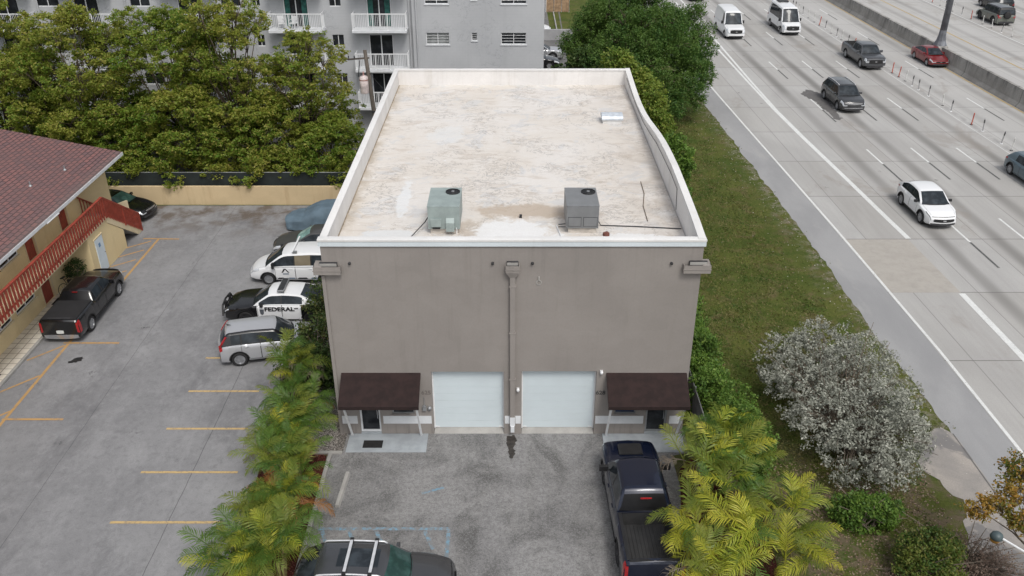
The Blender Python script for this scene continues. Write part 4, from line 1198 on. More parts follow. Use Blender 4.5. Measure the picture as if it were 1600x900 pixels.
# ================================================================ BESIDE THE APARTMENT BLOCK
MB().rbox(3.1, 6.2, 90.0, 90.25, 0, 1.1, .02).build('low_wall', simple('grey_wall', (.32, .32, .33), .9, 0, .12, 1), label='low grey wall between the apartment block and the oak tree', cat='wall')
FW = empty('wooden_fence', (4.6, 104, 0), 0, 'brown board fence far beyond the apartment corner', 'fence')
for k in range(3): MB().box(-.6+k*.9, .28+k*.9, 0, .05, .05, 1.9).build('fence_panel', MT['fence_wood'], FW)
for k in range(4): MB().box(-.66+k*.9, -.605+k*.9, 0, .1, 0, 2.0).build('post', MT['white_metal'], FW)
MB().rbox(4.75, 4.87, 90.3, 103.5, 0, .18, .02).build('kerb', MT['concrete'], kind='structure')

# ================================================================ MEDIAN BARRIER, LIGHT POLE
m = MB(); bys = list(range(10, 300, 6)); prof_b = [(-.42, 0), (-.38, .1), (-.2, .35), (-.13, 1.38), (.13, 1.38), (.2, .35), (.38, .1), (.42, 0)]
vs = []
for y in bys: vs += [(HX(41.35, y)+px_, y, z) for px_, z in prof_b]
nb = len(prof_b)
m.add(vs, [(nb*i+a, nb*(i+1)+a, nb*(i+1)+a+1, nb*i+a+1) for i in range(len(bys)-1) for a in range(nb-1)])
BR = empty('median_barrier', (0, 0, 0), 0, 'long stained concrete median barrier dividing the highway', 'barrier')
m.build('concrete_wall', MT['barrier'], BR)
yy = 82.2; xx = HX(41.35, yy)
MB().prism([(yy-1.5, 0), (yy+1.2, 0), (yy+.75, 1.42), (yy-.75, 1.42)], 'x', xx-.46, xx+.46).build('pedestal', MT['barrier'], BR)
LP = empty('highway_light_pole', (xx, yy, 1.4), 0, 'thick weathered steel light pole with flared base on the barrier', 'light pole')
MB().lathe([(.62, 0), (.60, .05), (.42, .45), (.34, .9), (.31, 1.4)], (0, 0, 0), 'z', 10).build('flared_base', simple('pole_steel', (.17, .18, .20), .6, .3, .3, 1.5, .3), LP)
MB().tube([(0, 0, 1.4), (0.0, 0, 11), (0, 0, 14)], [.31, .2, .16], 14).build('pole', bpy.data.materials['pole_steel'], LP, smooth=True)
MB().bar((0, 0, 13.6), (-2.6, 0, 14.1), .1).bar((0, 0, 13.6), (2.6, 0, 14.1), .1).build('arm', bpy.data.materials['pole_steel'], LP)
for sx in (-1, 1): MB().rbox(sx*2.6-.35, sx*2.6+.35, -.15, .15, 14.03, 14.2, .04).build('lamp_head', MT['galv'], LP)
# rubble scraps at the foot of the barrier
# delineator posts
def deli(col, label):
    o = empty('delineator_post', (0, 0, Z3), 0, label, 'delineator post', 'flexible delineator posts along the express lanes')
    MB().lathe([(.11, 0), (.1, .03), (.05, .04)], (0, 0, 0), 'z', 10).build('base', MT['white_metal' if col == 'grey' else 'plastic'], o)
    p = MB().lathe([(.042, .03), (.042, .93), (.03, .95), (0, .95)], (0, 0, 0), 'z', 8).build('post', dmat[col], o)
    MB().lathe([(.046, .62), (.046, .86)], (0, 0, 0), 'z', 8).build('reflector', dref[col], o)
    return o
dmat = dict(orange=simple('deli_orange', (.48, .11, .07), .6), grey=simple('deli_grey', (.30, .30, .30), .6), white=simple('deli_white', (.62, .62, .60), .6))
dref = dict(orange=simple('deli_band', (.42, .10, .08), .5), grey=simple('deli_dark', (.05, .05, .05), .6), white=simple('deli_pale', (.5, .5, .48), .5))
protos = {}
DL = [(108.1, 'orange'), (106.5, 'grey'), (105.5, 'grey'), (104.3, 'white'), (102.6, 'grey'), (100.8, 'white'), (98.6, 'white'), (97.0, 'orange'), (95.3, 'grey'), (93.2, 'white'), (91.6, 'grey'), (90.2, 'white'), (88.5, 'grey'),
      (87.0, 'orange'), (85.6, 'grey'), (84.2, 'grey'), (82.6, 'white'), (77.5, 'orange'), (76.2, 'orange'), (74.9, 'white'), (73.4, 'grey'), (72.2, 'grey'), (70.4, 'grey'), (67.8, 'white'), (66.3, 'grey'), (63.0, 'orange'), (61.5, 'grey'), (58.8, 'grey'), (57.4, 'white'), (55.6, 'grey'), (53.9, 'white'), (52.1, 'orange')]
DL2 = [(112, 'white'), (109.8, 'orange'), (107.9, 'white'), (106.5, 'grey'), (104.5, 'white'), (102.4, 'grey'), (100.2, 'orange'), (97.6, 'white'), (95.7, 'white'), (93.6, 'grey'), (91.5, 'white')]
def ordn(i): 
    w = ['first','second','third','fourth','fifth','sixth','seventh','eighth','ninth','tenth','eleventh','twelfth','thirteenth','fourteenth','fifteenth','sixteenth']
    return w[i] if i < len(w) else str(i+1)+'th'
cw = dict(orange='orange-red', grey='dark-topped grey', white='pale white')
for row, (lst, x0, where) in enumerate(((DL, 35.25, 'express lane row'), (DL2, 53.5, 'row beyond the median'))):
    cnt = {}
    for y, c in lst[::-1]:
        k = cnt.get(c, 0); cnt[c] = k+1
        lab = '%s delineator post, %s of its colour from the near end, %s' % (cw[c], ordn(k), where)
        if c not in protos: protos[c] = deli(c, lab); o = protos[c]
        else: o = copy_tree(protos[c]); o['label'] = lab
        o.location = (HX(x0, y)+random.uniform(-.06, .06), y, Z3)
        o.rotation_euler = (R(random.uniform(-5, 5)), R(random.uniform(-5, 5)), random.uniform(0, 3))

# street lamp head rising from below the frame, right edge
SLM = empty('street_lamp', (15.3, 14.2, 0), 0, 'grey street lamp with domed head on slanting arm beside orange-leaved tree', 'street lamp')
MB().tube([(0, 0, 0), (0, 0, 3.6)], [.09, .07], 10).build('pole', MT['galv'], SLM)
MB().tube([(0, 0, 3.5), (-.9, .9, 3.95), (-2.25, 2.6, 4.0)], .03, 8).build('arm', MT['white_metal'], SLM)
hd = MB().lathe([(.0, .16), (.08, .15), (.14, .10), (.17, 0), (.15, -.03)], (-2.35, 2.72, 3.95), 'z', 18).build('lamp_head', simple('lamp_head_grey', (.06, .085, .09), .45, .1, .2, 4), SLM, smooth=True)
MB().lathe([(.14, 0), (.11, -.10), (0, -.12)], (-2.38, 2.70, 3.93), 'z', 16).build('lens', simple('lens_amber', (.45, .22, .05), .3), hd, smooth=True)
# chain fence along the right side of the warehouse, mostly hidden by ivy
CF = empty('side_fence', (6.95, 22, 0), 0, 'grey screened fence strip between the taupe warehouse and the ivy', 'fence')
MB().box(-.02, .02, 2.8, 8.5, .05, 1.75).build('screen', simple('fence_grey', (.14, .14, .14), .8, 0, .3, 2, .4), CF)
for k in range(4): MB().cyl((0, 2.8+1.9*k, 0), (0, 2.8+1.9*k, 1.85), .03, 6).build('post', MT['galv'], CF)
# ================================================================ VEHICLES
PAINT = dict(
    black=paint('paint_black', (.006, .006, .007), .22, .1, .06), navy=paint('paint_navy', (.006, .010, .026), .2, .2, .08),
    white=paint('paint_white', (.74, .75, .76), .3, 0, .05), silver=paint('paint_silver', (.45, .46, .48), .3, .35, .08),
    grey=paint('paint_grey', (.075, .078, .085), .28, .4, .1), darkgrey=paint('paint_dark_grey', (.05, .052, .055), .25, .4, .12),
    red=paint('paint_red', (.20, .014, .016), .3, .25, .1), teal=paint('paint_steel_blue', (.09, .135, .165), .3, .35, .1),
    olive=paint('paint_olive', (.13, .14, .12), .35, .2, .15), graphite=paint('paint_graphite', (.085, .088, .094), .2, .55, .08),
    faded=paint('paint_faded_grey', (.06, .06, .06), .55, .1, .35))
MT['matte'] = simple('tonneau_vinyl', (.014, .014, .015), .75, 0, .2, 3, .2)
MT['tint'] = simple('tinted_glass', (.006, .006, .007), .35, 0, .2, 4, spec=.25)
MT['bedliner'] = simple('bed_liner', (.028, .028, .029), .8, 0, .2, 3, .3)
MT['interior'] = simple('car_interior', (.03, .03, .032), .8)

class Surf:
    def __init__(s, sp):
        s.sp = sp; s.L = sp['L']; s.W = sp['W']
        g = np.linspace(0, s.L, 400)
        p = np.array(sp['prof']); z = np.interp(g, p[:, 0], p[:, 1])
        k = int(400*sp.get('sm', .16)/s.L) | 1
        zz = np.convolve(np.pad(z, k//2, mode='edge'), np.ones(k)/k, 'valid')[:400]
        s.g, s.z = g, zz
        s.z0 = sp.get('z0', .24)
    def hw(s, x):
        sp = s.sp; tf, ff, tr, fr = sp.get('taper', (.75, .13, .6, .09)); f = 1.0
        if x < tf: f -= ff*(1-x/tf)**2
        if x > s.L-tr: f -= fr*(1-(s.L-x)/tr)**2
        return s.W/2*f
    def zt(s, x): return float(np.interp(x, s.g, s.z))
    def zb(s, x):
        z = s.z0
        for xw in s.sp['wheels']:
            Ra = s.sp['r']*1.17; d = x-xw
            if abs(d) < Ra: z = max(z, s.sp['r']+math.sqrt(Ra*Ra-d*d)*1.0-.0)
        if x < .25: z = max(z, s.z0+.06*(1-x/.25))
        return z
    def xo(s, x, y):
        """plan bulge: centre of nose and tail reach further out"""
        b = s.sp.get('bulge', .14); w = max(s.hw(x), .1); t = min(1, abs(y)/w)
        o = 0
        if x < .8: o -= b*(1-t*t)*(1-x/.8)
        if x > s.L-.6: o += b*.6*(1-t*t)*(1-(s.L-x)/.6)
        return o
    ROW = [(.95, 0.0), (.99, .10), (1.0, .42), (.99, .72), (.965, .90), (.91, .985), (.80, 1.02), (.42, 1.045), (0, 1.055)]
    def pt(s, x, r, side=1, off=0.0):
        """r: float row coordinate 0..8"""
        r = min(max(r, 0), 8); i = min(int(r), 7); f = r-i
        w = s.hw(x); zb, zt = s.zb(x), s.zt(x); h = zt-zb; hh = zt-s.z0
        def q(k):
            a, b = s.ROW[k]
            z = zb+b*h if b <= 1 else zt+(b-1)*min(hh, .9)*s.sp.get('crown', 1.0)
            return a*w, z
        (y0, z0), (y1, z1) = q(i), q(i+1)
        y = y0+(y1-y0)*f; z = z0+(z1-z0)*f
        if off:
            ny, nz = (z1-z0), -(y1-y0); l = math.hypot(ny, nz) or 1
            y += off*ny/l; z += off*nz/l
            if x < .06: x -= off
            if x > s.L-.06: x += off
        return (s.L/2-(x+s.xo(x, y)), y*side, z)

def grid_faces(nx, nr, flip=False):
    return [((i*nr+j), (i*nr+j+1), ((i+1)*nr+j+1), ((i+1)*nr+j)) for i in range(nx-1) for j in range(nr-1)]

def patch(S, x0, x1, r0, r1, side, off, nx=8, nr=6, mb=None):
    m = mb or MB(); vs = []
    for i in range(nx):
        for j in range(nr): vs.append(S.pt(x0+(x1-x0)*i/(nx-1), r0+(r1-r0)*j/(nr-1), side, off))
    return m.add(vs, grid_faces(nx, nr))

class Cabin:
    """greenhouse A windshield base, B roof front, C roof rear, D rear glass base"""
    def __init__(s, S, sp):
        s.S = S; c = sp['cab']; s.A, s.B, s.C, s.D = [q[0] for q in c]
        s.sp = sp
        g = np.linspace(s.A, s.D, 300)
        xs = [q[0] for q in c]; zs = [q[1] for q in c]
        xm = (s.B+s.C)/2
        xs2 = [xs[0], xs[1], xm, xs[2], xs[3]]; zs2 = [zs[0], zs[1], max(zs[1], zs[2])+sp.get('arch', .03), zs[2], zs[3]]
        z = np.interp(g, xs2, zs2); k = int(300*sp.get('csm', .28)/(s.D-s.A)) | 1
        # reflect-odd padding keeps the end heights
        L_ = 2*z[0]-z[1:k//2+1][::-1]; R_ = 2*z[-1]-z[-k//2:-1][::-1]
        zz = np.convolve(np.concatenate([L_, z, R_]), np.ones(k)/k, 'valid')
        zz = np.interp(np.linspace(0, 1, 300), np.linspace(0, 1, len(zz)), zz)
        s.g, s.z = g, zz; s.H = max(zs2)
        s.zr = sp.get('zbelt', None)
    def top(s, x): return float(np.interp(x, s.g, s.z))
    def belt(s, x): return min(s.S.zt(x)-.015, s.top(x))
    def pt(s, x, r, side=1, off=0.0):
        zb = s.belt(x); zt = s.top(x); h = max(zt-zb, 0.002)
        fw = s.S.hw(x)/(s.S.W/2)
        wb = s.sp['wb']/2*min(1, fw+.06); wr = s.sp['wr']/2
        Hh = max(s.H-zb, .1)
        def wat(z): return wb-(wb-wr)*min(1, (z-zb)/Hh)
        wt = wat(zt)
        q = [(wb, zb), (wat(zb+.10*h), zb+.10*h), (wat(zb+.5*h), zb+.5*h), (wat(zb+.86*h), zb+.86*h),
             (wt-.02, zb+.955*h), (wt-.09*min(1, h/.2+.3), zt), (wt*.5, zt+.03), (0, zt+.042)]
        r = min(max(r, 0), 7); i = min(int(r), 6); f = r-i
        y = q[i][0]+(q[i+1][0]-q[i][0])*f; z = q[i][1]+(q[i+1][1]-q[i][1])*f
        if off:
            ny, nz = q[i+1][1]-q[i][1], -(q[i+1][0]-q[i][0]); l = math.hypot(ny, nz) or 1
            y += off*ny/l; z += off*nz/l
        t = min(1, abs(y)/max(wt, .2)); cu = s.sp.get('wcurve', .13); o = 0
        if x < s.B+.15: o -= cu*(1-t*t)*min(1, (s.B+.15-x)/.3)
        if x > s.C-.1 and s.D-s.C > .12: o += cu*.6*(1-t*t)*min(1, (x-s.C+.1)/.3)
        elif x > s.D-.12: o += cu*.3*(1-t*t)*min(1, (x-s.D+.12)/.12)
        return (s.S.L/2-(x+o), y*side, z)

WHEEL = {}
def wheel_meshes(r, style):
    key = (round(r, 3), style)
    if key in WHEEL: return WHEEL[key]
    w = .22
    rr = r*.66
    t = MB().lathe([(rr, -w/2+.01), (r*.86, -w/2), (r*.97, -w/2+.03), (r, -w/2+.06), (r, w/2-.06), (r*.97, w/2-.03), (r*.86, w/2), (rr, w/2-.01), (rr*.98, w/2-.04)], (0, 0, 0), 'y', 28)
    tm = t.mesh('wheel', MT['tyre'], True); tm.set_sharp_from_angle(angle=R(40))
    m = MB().lathe([(rr, w/2-.015), (rr*.93, w/2-.02), (rr*.9, w/2-.06), (rr*.2, w/2-.07)], (0, 0, 0), 'y', 28)
    n = 10 if style == 'multi' else 5
    for k in range(n):
        a = 2*math.pi*k/n; wd = .035 if style == 'multi' else .075
        m.bar((rr*.12*math.cos(a), w/2-.045, rr*.12*math.sin(a)), (rr*.93*math.cos(a), w/2-.03, rr*.93*math.sin(a)), wd, .02, up=(0, 1, 0))
    m.lathe([(0, w/2-.025), (rr*.2, w/2-.03), (rr*.22, w/2-.06)], (0, 0, 0), 'y', 14)
    rm = m.mesh('rim', MT['rim_dark' if style == 'dark' else 'rim'], False)
    bk = MB().lathe([(0, -w/2+.08), (rr, -w/2+.05), (rr, w/2-.06), (0, w/2-.075)], (0, 0, 0), 'y', 20).mesh('brake_disc', MT['dark_metal'], False)
    WHEEL[key] = (tm, rm, bk); return WHEEL[key]

def car(label, cat, name, loc, ang, sp, group=None, rz_extra=0):
    """loc = centre of the footprint on the ground, ang = heading in degrees from +x"""
    o = empty(name, (loc[0], loc[1], loc[2] if len(loc) > 2 else .012), R(ang), label, cat, group)
    S = Surf(sp); L, Wd = sp['L'], sp['W']; P = sp['paint'] if not isinstance(sp['paint'], str) else PAINT[sp['paint']]
    P2 = PAINT[sp['paint2']] if 'paint2' in sp else P
    C = Cabin(S, sp)
    N = 76
    xs = sorted(set([L*i/(N-1) for i in range(N)] + [xw+s_*sp['r']*1.17*f for xw in sp['wheels'] for s_ in (-1, 1) for f in (1.0, .995, .97, .9)]))
    xs = [x for x in xs if 0 <= x <= L]
    NR = 9; bed = sp.get('bed')
    # ---- assign faces
    groups = {}
    def put(key, quad): groups.setdefault(key, []).append(quad)
    doors = sp['doors']
    for i in range(len(xs)-1):
        xa, xb = xs[i], xs[i+1]; xm = (xa+xb)/2
        for j in range(NR-1):
            for sd in (1, -1):
                q = [S.pt(xa, j, sd), S.pt(xb, j, sd), S.pt(xb, j+1, sd), S.pt(xa, j+1, sd)]
                if sd < 0: q = q[::-1]
                if bed and bed[0] < xm < bed[1] and j >= 6: continue
                key = 'body'
                if j <= 4 and j >= 1:
                    for d, (a, b) in enumerate(doors):
                        if a < xm < b: key = ('door', d, sd)
                if j >= 5 and .10 < xm < sp['cab'][0][0]+.06: key = 'hood'
                if sp.get('trunk') and j >= 5 and sp['cab'][3][0]-.04 < xm < L-.12: key = 'trunk_lid'
                put(key, q)
    # end caps
    for x, k in ((0.0, 'f'), (L, 'r')):
        for j in range(NR-1):
            a = S.pt(x, j, 1); b = S.pt(x, j+1, 1)
            nseg = 6
            for s_ in range(nseg):
                t0, t1 = 1-2*s_/nseg, 1-2*(s_+1)/nseg
                def cp(p, t):
                    y = p[1]*t; base = S.L/2-(x+S.xo(x, y))
                    return (base, y, p[2]+0*(1-abs(t)))
                q = [cp(a, t0), cp(b, t0), cp(b, t1), cp(a, t1)]
                put('body', q if k == 'f' else q[::-1])
    rowmat = {'hood': sp.get('hoodmat', P)}
    def mesh_from(qs, name, mat, parent, sm=True):
        idx = {}; vs = []; fs = []
        for q in qs:
            f = []
            for p in q:
                kk = (round(p[0], 4), round(p[1], 4), round(p[2], 4))
                if kk not in idx: idx[kk] = len(vs); vs.append(p)
                if idx[kk] not in f: f.append(idx[kk])
            if len(f) >= 3: fs.append(tuple(f))
        m = MB(); m.v = vs; m.f = fs
        return m.build(name, mat, parent, angle=32 if sm else None)
    body = mesh_from(groups.pop('body'), 'body', sp.get('bodymat', P), o)
    for k, qs in groups.items():
        if k == 'hood': mesh_from(qs, 'hood', sp.get('hoodmat', P), o)
        elif k == 'trunk_lid': mesh_from(qs, 'trunk_lid', P, o)
        else:
            d = mesh_from(qs, 'door', sp.get('doormat', P), o)
            a, b = doors[k[1]]
            hm = MB(); xh = b-.22 if sp.get('fwd', True) else a+.2
            q = S.pt(xh, 3.6, k[2], .02); hm.rbox(q[0]-.09, q[0]+.09, q[1]-.018, q[1]+.018, q[2]-.015, q[2]+.015, .008)
            hm.build('handle', sp.get('handlemat', P), d)
            sg = MB()
            for x in (a, b): patch(S, x-.008, x+.008, 1, 5, k[2], .003, 2, 7, sg)
            patch(S, a, b, 1.0, 1.06, k[2], .003, 6, 2, sg)
            sg.build('door_gap', MT['black'], d)
    # dark seams round the doors, hood, body
    sm = MB()
    xh = sp['cab'][0][0]+.02
    for sd in (1, -1):
        patch(S, .12, xh, 5.92, 6.0, sd, .003, 10, 2, sm)
    patch(S, .095, .115, 5.9, 8, 1, .003, 2, 5, sm); patch(S, .095, .115, 5.9, 8, -1, .003, 2, 5, sm)
    sm.build('hood_gap', MT['black'], body)
    # underbody and wheel wells
    MB().box(-L/2+.25, L/2-.25, -Wd/2+.30, Wd/2-.30, .2, .62).build('underbody', MT['black'], o)
    # ---- cabin
    cg = {}
    cx = sorted(set([C.A+(C.D-C.A)*i/44 for i in range(45)] + [v for ab in sp['glass'] for v in ab if C.A < v < C.D] + [C.A+.05, C.B-.05, C.B, C.C, C.C+.05, C.D-.06]))
    for i in range(len(cx)-1):
        xa, xb = cx[i], cx[i+1]
        if xb-xa < 1e-5: continue
        xm = (xa+xb)/2
        for j in range(7):
            for sd in (1, -1):
                q = [C.pt(xa, j, sd), C.pt(xb, j, sd), C.pt(xb, j+1, sd), C.pt(xa, j+1, sd)]
                if sd < 0: q = q[::-1]
                key = 'roof'
                if 1 <= j <= 2:
                    for w, (a, b) in enumerate(sp['glass']):
                        if a < xm < b and C.top(xm)-C.belt(xm) > .08: key = ('side_window', w, sd)
                    if key == 'roof' and sp['glass'][0][0] < xm < sp['glass'][-1][1] and len(sp['glass']) > 1: key = ('window_trim', 0, sd)
                if j >= 5 and C.A-.01 < xm < C.B-.04: key = 'windshield'
                if j >= 5 and C.C+.04 < xm < C.D-.02: key = 'rear_window'
                if j < 5 and key == 'roof': key = 'pillars'
                if sp.get('sunroof') and j >= 6 and sp['sunroof'][0] < xm < sp['sunroof'][1]: key = 'sunroof'
                cg.setdefault(key, []).append(q)
    # rear closing wall of cabin
    qs = []
    for j in range(7):
        a = C.pt(C.D, j, 1); b = C.pt(C.D, j+1, 1); a2 = (a[0], -a[1], a[2]); b2 = (b[0], -b[1], b[2])
        qs.append([a, b, b2, a2])
    cg.setdefault('pillars', []).extend(qs)
    gl = sp.get('glassmat', MT['glass'])
    for k, qs in cg.items():
        if k == 'roof': roof = mesh_from(qs, 'roof', sp.get('roofmat', P), o)
        elif k == 'pillars': mesh_from(qs, 'pillars', sp.get('pillarmat', sp.get('roofmat', P)), o)
        elif k[0] == 'window_trim': mesh_from(qs, 'window_trim', MT['black'], o)
        elif k == 'windshield': mesh_from(qs, 'windshield', sp.get('wsmat', gl), o)
        elif k == 'rear_window': mesh_from(qs, 'rear_window', sp.get('rearmat', gl), o)
        elif k == 'sunroof': mesh_from(qs, 'sunroof', MT['glass'], o)
        else:
            tint = sp.get('tints', {}).get(k[1], gl)
            mesh_from(qs, 'side_window', tint, o)
    # wiper / cowl strip
    cw = MB()
    for sd in (1, -1):
        p = [C.pt(C.A+.03, 5.2+k*.35, sd, .012) for k in range(6)]
        cw.tube(p, .014, 4)
    cw.build('wipers', MT['black'], o)
    if sp.get('rglass'):   # upright rear glass pane
        z0_, z1_, ww = sp['rglass']; x = -(C.D-L/2)
        MB().rbox(x-.014, x-.002, -ww/2, ww/2, z0_, z1_, .005).build('rear_window', gl, o)
    # ---- wheels
    tm, rm, bk = wheel_meshes(sp['r'], sp.get('rims', 'five'))
    for xw in sp['wheels']:
        for sd in (1, -1):
            w = bpy.data.objects.new('wheel', tm); link(w, o); w.location = (L/2-xw, sd*(Wd/2-.125), sp['r'])
            w.rotation_euler = (0, random.uniform(0, 2), 0 if sd > 0 else math.pi)
            q = bpy.data.objects.new('rim', rm); link(q, w)
            q = bpy.data.objects.new('brake_disc', bk); link(q, w)
    # ---- lights
    lz = sp.get('lz', (3.2, 5.2)); ll = sp.get('ll', .42)
    for sd in (1, -1):
        m = MB(); patch(S, 0.0, ll, lz[0], lz[1], sd, .008, 8, 5, m)
        # front face part
        for j0 in (0,):
            w0 = S.hw(0); za = S.pt(0, lz[0], 1)[2]; zb_ = S.pt(0, lz[1], 1)[2]; vs = []
            fw_ = sp.get('lw', .3)
            for a in range(5):
                y = S.pt(0, 4, 1)[1]*1.0 - fw_*a/4
                for z in (za+.02*a/4, zb_-.01): vs.append((L/2-S.xo(0, y)+.01, sd*y, z))
            m.add(vs, [(2*k, 2*k+1, 2*k+3, 2*k+2) for k in range(4)])
        m.build('headlight', MT[sp.get('hlmat', 'lamp_clear')], o, smooth=True)
        tz = sp.get('tz', (3.0, 5.0)); tl = sp.get('tl', .3); m = MB()
        patch(S, L-tl, L, tz[0], tz[1], sd, .008, 6, 5, m)
        za = S.pt(L, tz[0], 1)[2]; zb_ = S.pt(L, tz[1], 1)[2]; vs = []
        for a in range(5):
            y = S.pt(L, 4, 1)[1] - sp.get('tw', .28)*a/4
            for z in (za+.01*a, zb_-.005*a): vs.append((-L/2-S.xo(L, y)-.01, sd*y, z))
        m.add(vs, [(2*k, 2*k+1, 2*k+3, 2*k+2) for k in range(4)])
        m.build('taillight', MT['lamp_red'], o, smooth=True)
    # grille, bumpers, plate
    def front_rect(y0, y1, z0, z1, off, name, mat, parent=o, rear=False):
        m = MB(); vs = []; n = 9
        for a in range(n):
            y = y0+(y1-y0)*a/(n-1)
            e = abs(2*a/(n-1)-1)**4*.12*(z1-z0)
            for z, dd in ((z0+e, 0), (z0+e, off), (z1-e, off), (z1-e, 0)):
                if rear: vs.append((-L/2-S.xo(L, y)-dd+.002, y, z))
                else: vs.append((L/2-S.xo(0, y)+dd-.002, y, z))
        m.add(vs, [(4*k+c, 4*k+(c+1) % 4, 4*k+4+(c+1) % 4, 4*k+4+c) for k in range(n-1) for c in range(4)]+[(0, 1, 2, 3), (4*n-4, 4*n-3, 4*n-2, 4*n-1)])
        return m.build(name, mat, parent)
    gr = sp.get('grille', (.5, .55, .75))
    g = front_rect(-gr[0], gr[0], gr[1], gr[2], .014, 'grille', MT[sp.get('grmat', 'black')])
    front_rect(-.09, .09, (gr[1]+gr[2])/2-.04, (gr[1]+gr[2])/2+.04, .022, 'badge', MT['chrome'], g)
    front_rect(-.62*Wd/2*1.2, .62*Wd/2*1.2, .27, .40, .014, 'bumper', MT[sp.get('fbmat', 'plastic')])
    if sp.get('chromebar'): front_rect(-.75, .75, *sp['chromebar'], .03, 'bumper_bar', MT['chrome'])
    front_rect(-.72*Wd/2*1.15, .72*Wd/2*1.15, .27, .48, .02, 'bumper', MT[sp.get('rbmat', 'plastic')], rear=True)
    pz = sp.get('pz', .75)
    front_rect(-.16, .16, pz-.08, pz+.08, .018, 'license_plate', MT['plate'], rear=True)
    # sill trim and arches
    if sp.get('clad', True):
        for sd in (1, -1): patch(S, sp['wheels'][0]+sp['r']*1.17, sp['wheels'][1]-sp['r']*1.17, 0, 1.15, sd, .008, 8, 3).build('sill_trim', MT['plastic'], o)
    for xw in sp['wheels']:
        for sd in (1, -1):
            m = MB(); vs = []; Ra = sp['r']*1.17; n = 17
            for k in range(n):
                a = math.pi*(.02+.96*k/(n-1)); wd = .035
                for rr_, yy in ((Ra-.012, .0), (Ra+wd, .0)):
                    x = xw+rr_*math.cos(a); z = sp['r']+rr_*math.sin(a)
                    y = S.hw(min(max(xw, 0), L))*.995+.006
                    vs.append((L/2-x, sd*y, z))
            m.add(vs, [(2*k, 2*k+1, 2*k+3, 2*k+2) for k in range(n-1)])
            vs2 = []
            for k in range(n):
                a = math.pi*(.02+.96*k/(n-1)); x = xw+(Ra-.012)*math.cos(a); z = sp['r']+(Ra-.012)*math.sin(a)
                y = S.hw(xw)*.995+.006
                vs2 += [(L/2-x, sd*y, z), (L/2-x, sd*(Wd/2-.32), z)]
            m.add(vs2, [(2*k, 2*k+1, 2*k+3, 2*k+2) for k in range(n-1)])
            m.build('wheel_arch', MT['black'] if sp.get('archblack', True) else P, o)
    # mirrors
    for sd in (1, -1):
        xm_ = C.A+sp.get('mx', .42); q = C.pt(xm_, .2, sd)
        mw = sp.get('mw', .2); mh = sp.get('mh', .15)
        m = MB().rbox(q[0]-.05, q[0]+.07, q[1]+sd*.04, q[1]+sd*(.04+mw), q[2]+.0, q[2]+mh, .03)
        mm = m.build('mirror', MT['black'] if sp.get('mirblack') else P, o)
        MB().bar((q[0], q[1]-sd*.03, q[2]+.03), (q[0], q[1]+sd*.07, q[2]+.05), .05, .03).build('mirror_arm', MT['black'], mm)
    if sp.get('rails'):
        for sd in (1, -1):
            p = [C.pt(x, 4.7, sd, .045) for x in np.linspace(C.B+.1, C.C-.05, 9)]
            p = [C.pt(C.B+.02, 4.7, sd, .0)]+p+[C.pt(C.C+.02, 4.7, sd, 0)]
            MB().tube(p, .027, 6).build('roof_rail', MT[sp['rails']], o, smooth=True)
    if sp.get('crossbars'):
        for x in sp['crossbars']:
            a = C.pt(x, 4.7, 1, .07); b = C.pt(x, 4.7, -1, .07)
            c = MB().bar((a[0], a[1], a[2]+.03), (b[0], b[1], b[2]+.03), .085, .03).build('crossbar', MT['rail' if sp.get('cbbright', True) else 'black'], o)
            m = MB()
            for p in (a, b): m.rbox(p[0]-.06, p[0]+.06, p[1]-.05, p[1]+.05, p[2]-.05, p[2]+.055, .015)
            m.build('crossbar_foot', MT['black'], c)
    if bed:
        a, b = bed; za = S.zt((a+b)/2); w = S.hw(a)*.80; xa, xb = L/2-a, L/2-b
        if sp.get('tonneau'):
            MB().rbox(xb, xa, -w*1.06, w*1.06, za+.01, za+.05, .015).build('bed_cover', MT['matte'], o)
        else:
            fl = za-.5; m = MB()
            m.add([(xa, -w, fl), (xa, w, fl), (xb, w, fl), (xb, -w, fl)], [(0, 1, 2, 3)])
            k = 0; y = -w+.12
            bd = MB()
            while y < w-.1: bd.box(xb+.03, xa-.03, y, y+.045, fl+.001, fl+.02); y += .12
            zt1 = S.pt((a+b)/2, 6, 1)[2]
            for sd in (1, -1): m.add([(xa, sd*w, fl), (xb, sd*w, fl), (xb, sd*w, zt1+.004), (xa, sd*w, zt1+.004)], [(0, 1, 2, 3)])
            for x in (xa, xb): m.add([(x, -w, fl), (x, w, fl), (x, w, zt1+.02), (x, -w, zt1+.02)], [(0, 1, 2, 3)])
            bo = m.build('bed', MT['bedliner'], o, fix=False); bd.build('bed_ribs', MT['bedliner'], bo)
            for sd in (1, -1):
                MB().rbox(xb-.02, xa, sd*w-.03, sd*w+.07, zt1+.0, zt1+.02, .006).build('bed_rail_cap', MT['black'], bo)
            MB().rbox(xb-.09, xb, -w, w, zt1-.0, zt1+.03, .006).build('tailgate_cap', MT['black'], bo)
    return o, S, C

def side_decal(S, x0, x1, r0, r1, sd, mat, name, parent, off=.006): return patch(S, x0, x1, r0, r1, sd, off, 12, 5).build(name, mat, parent)

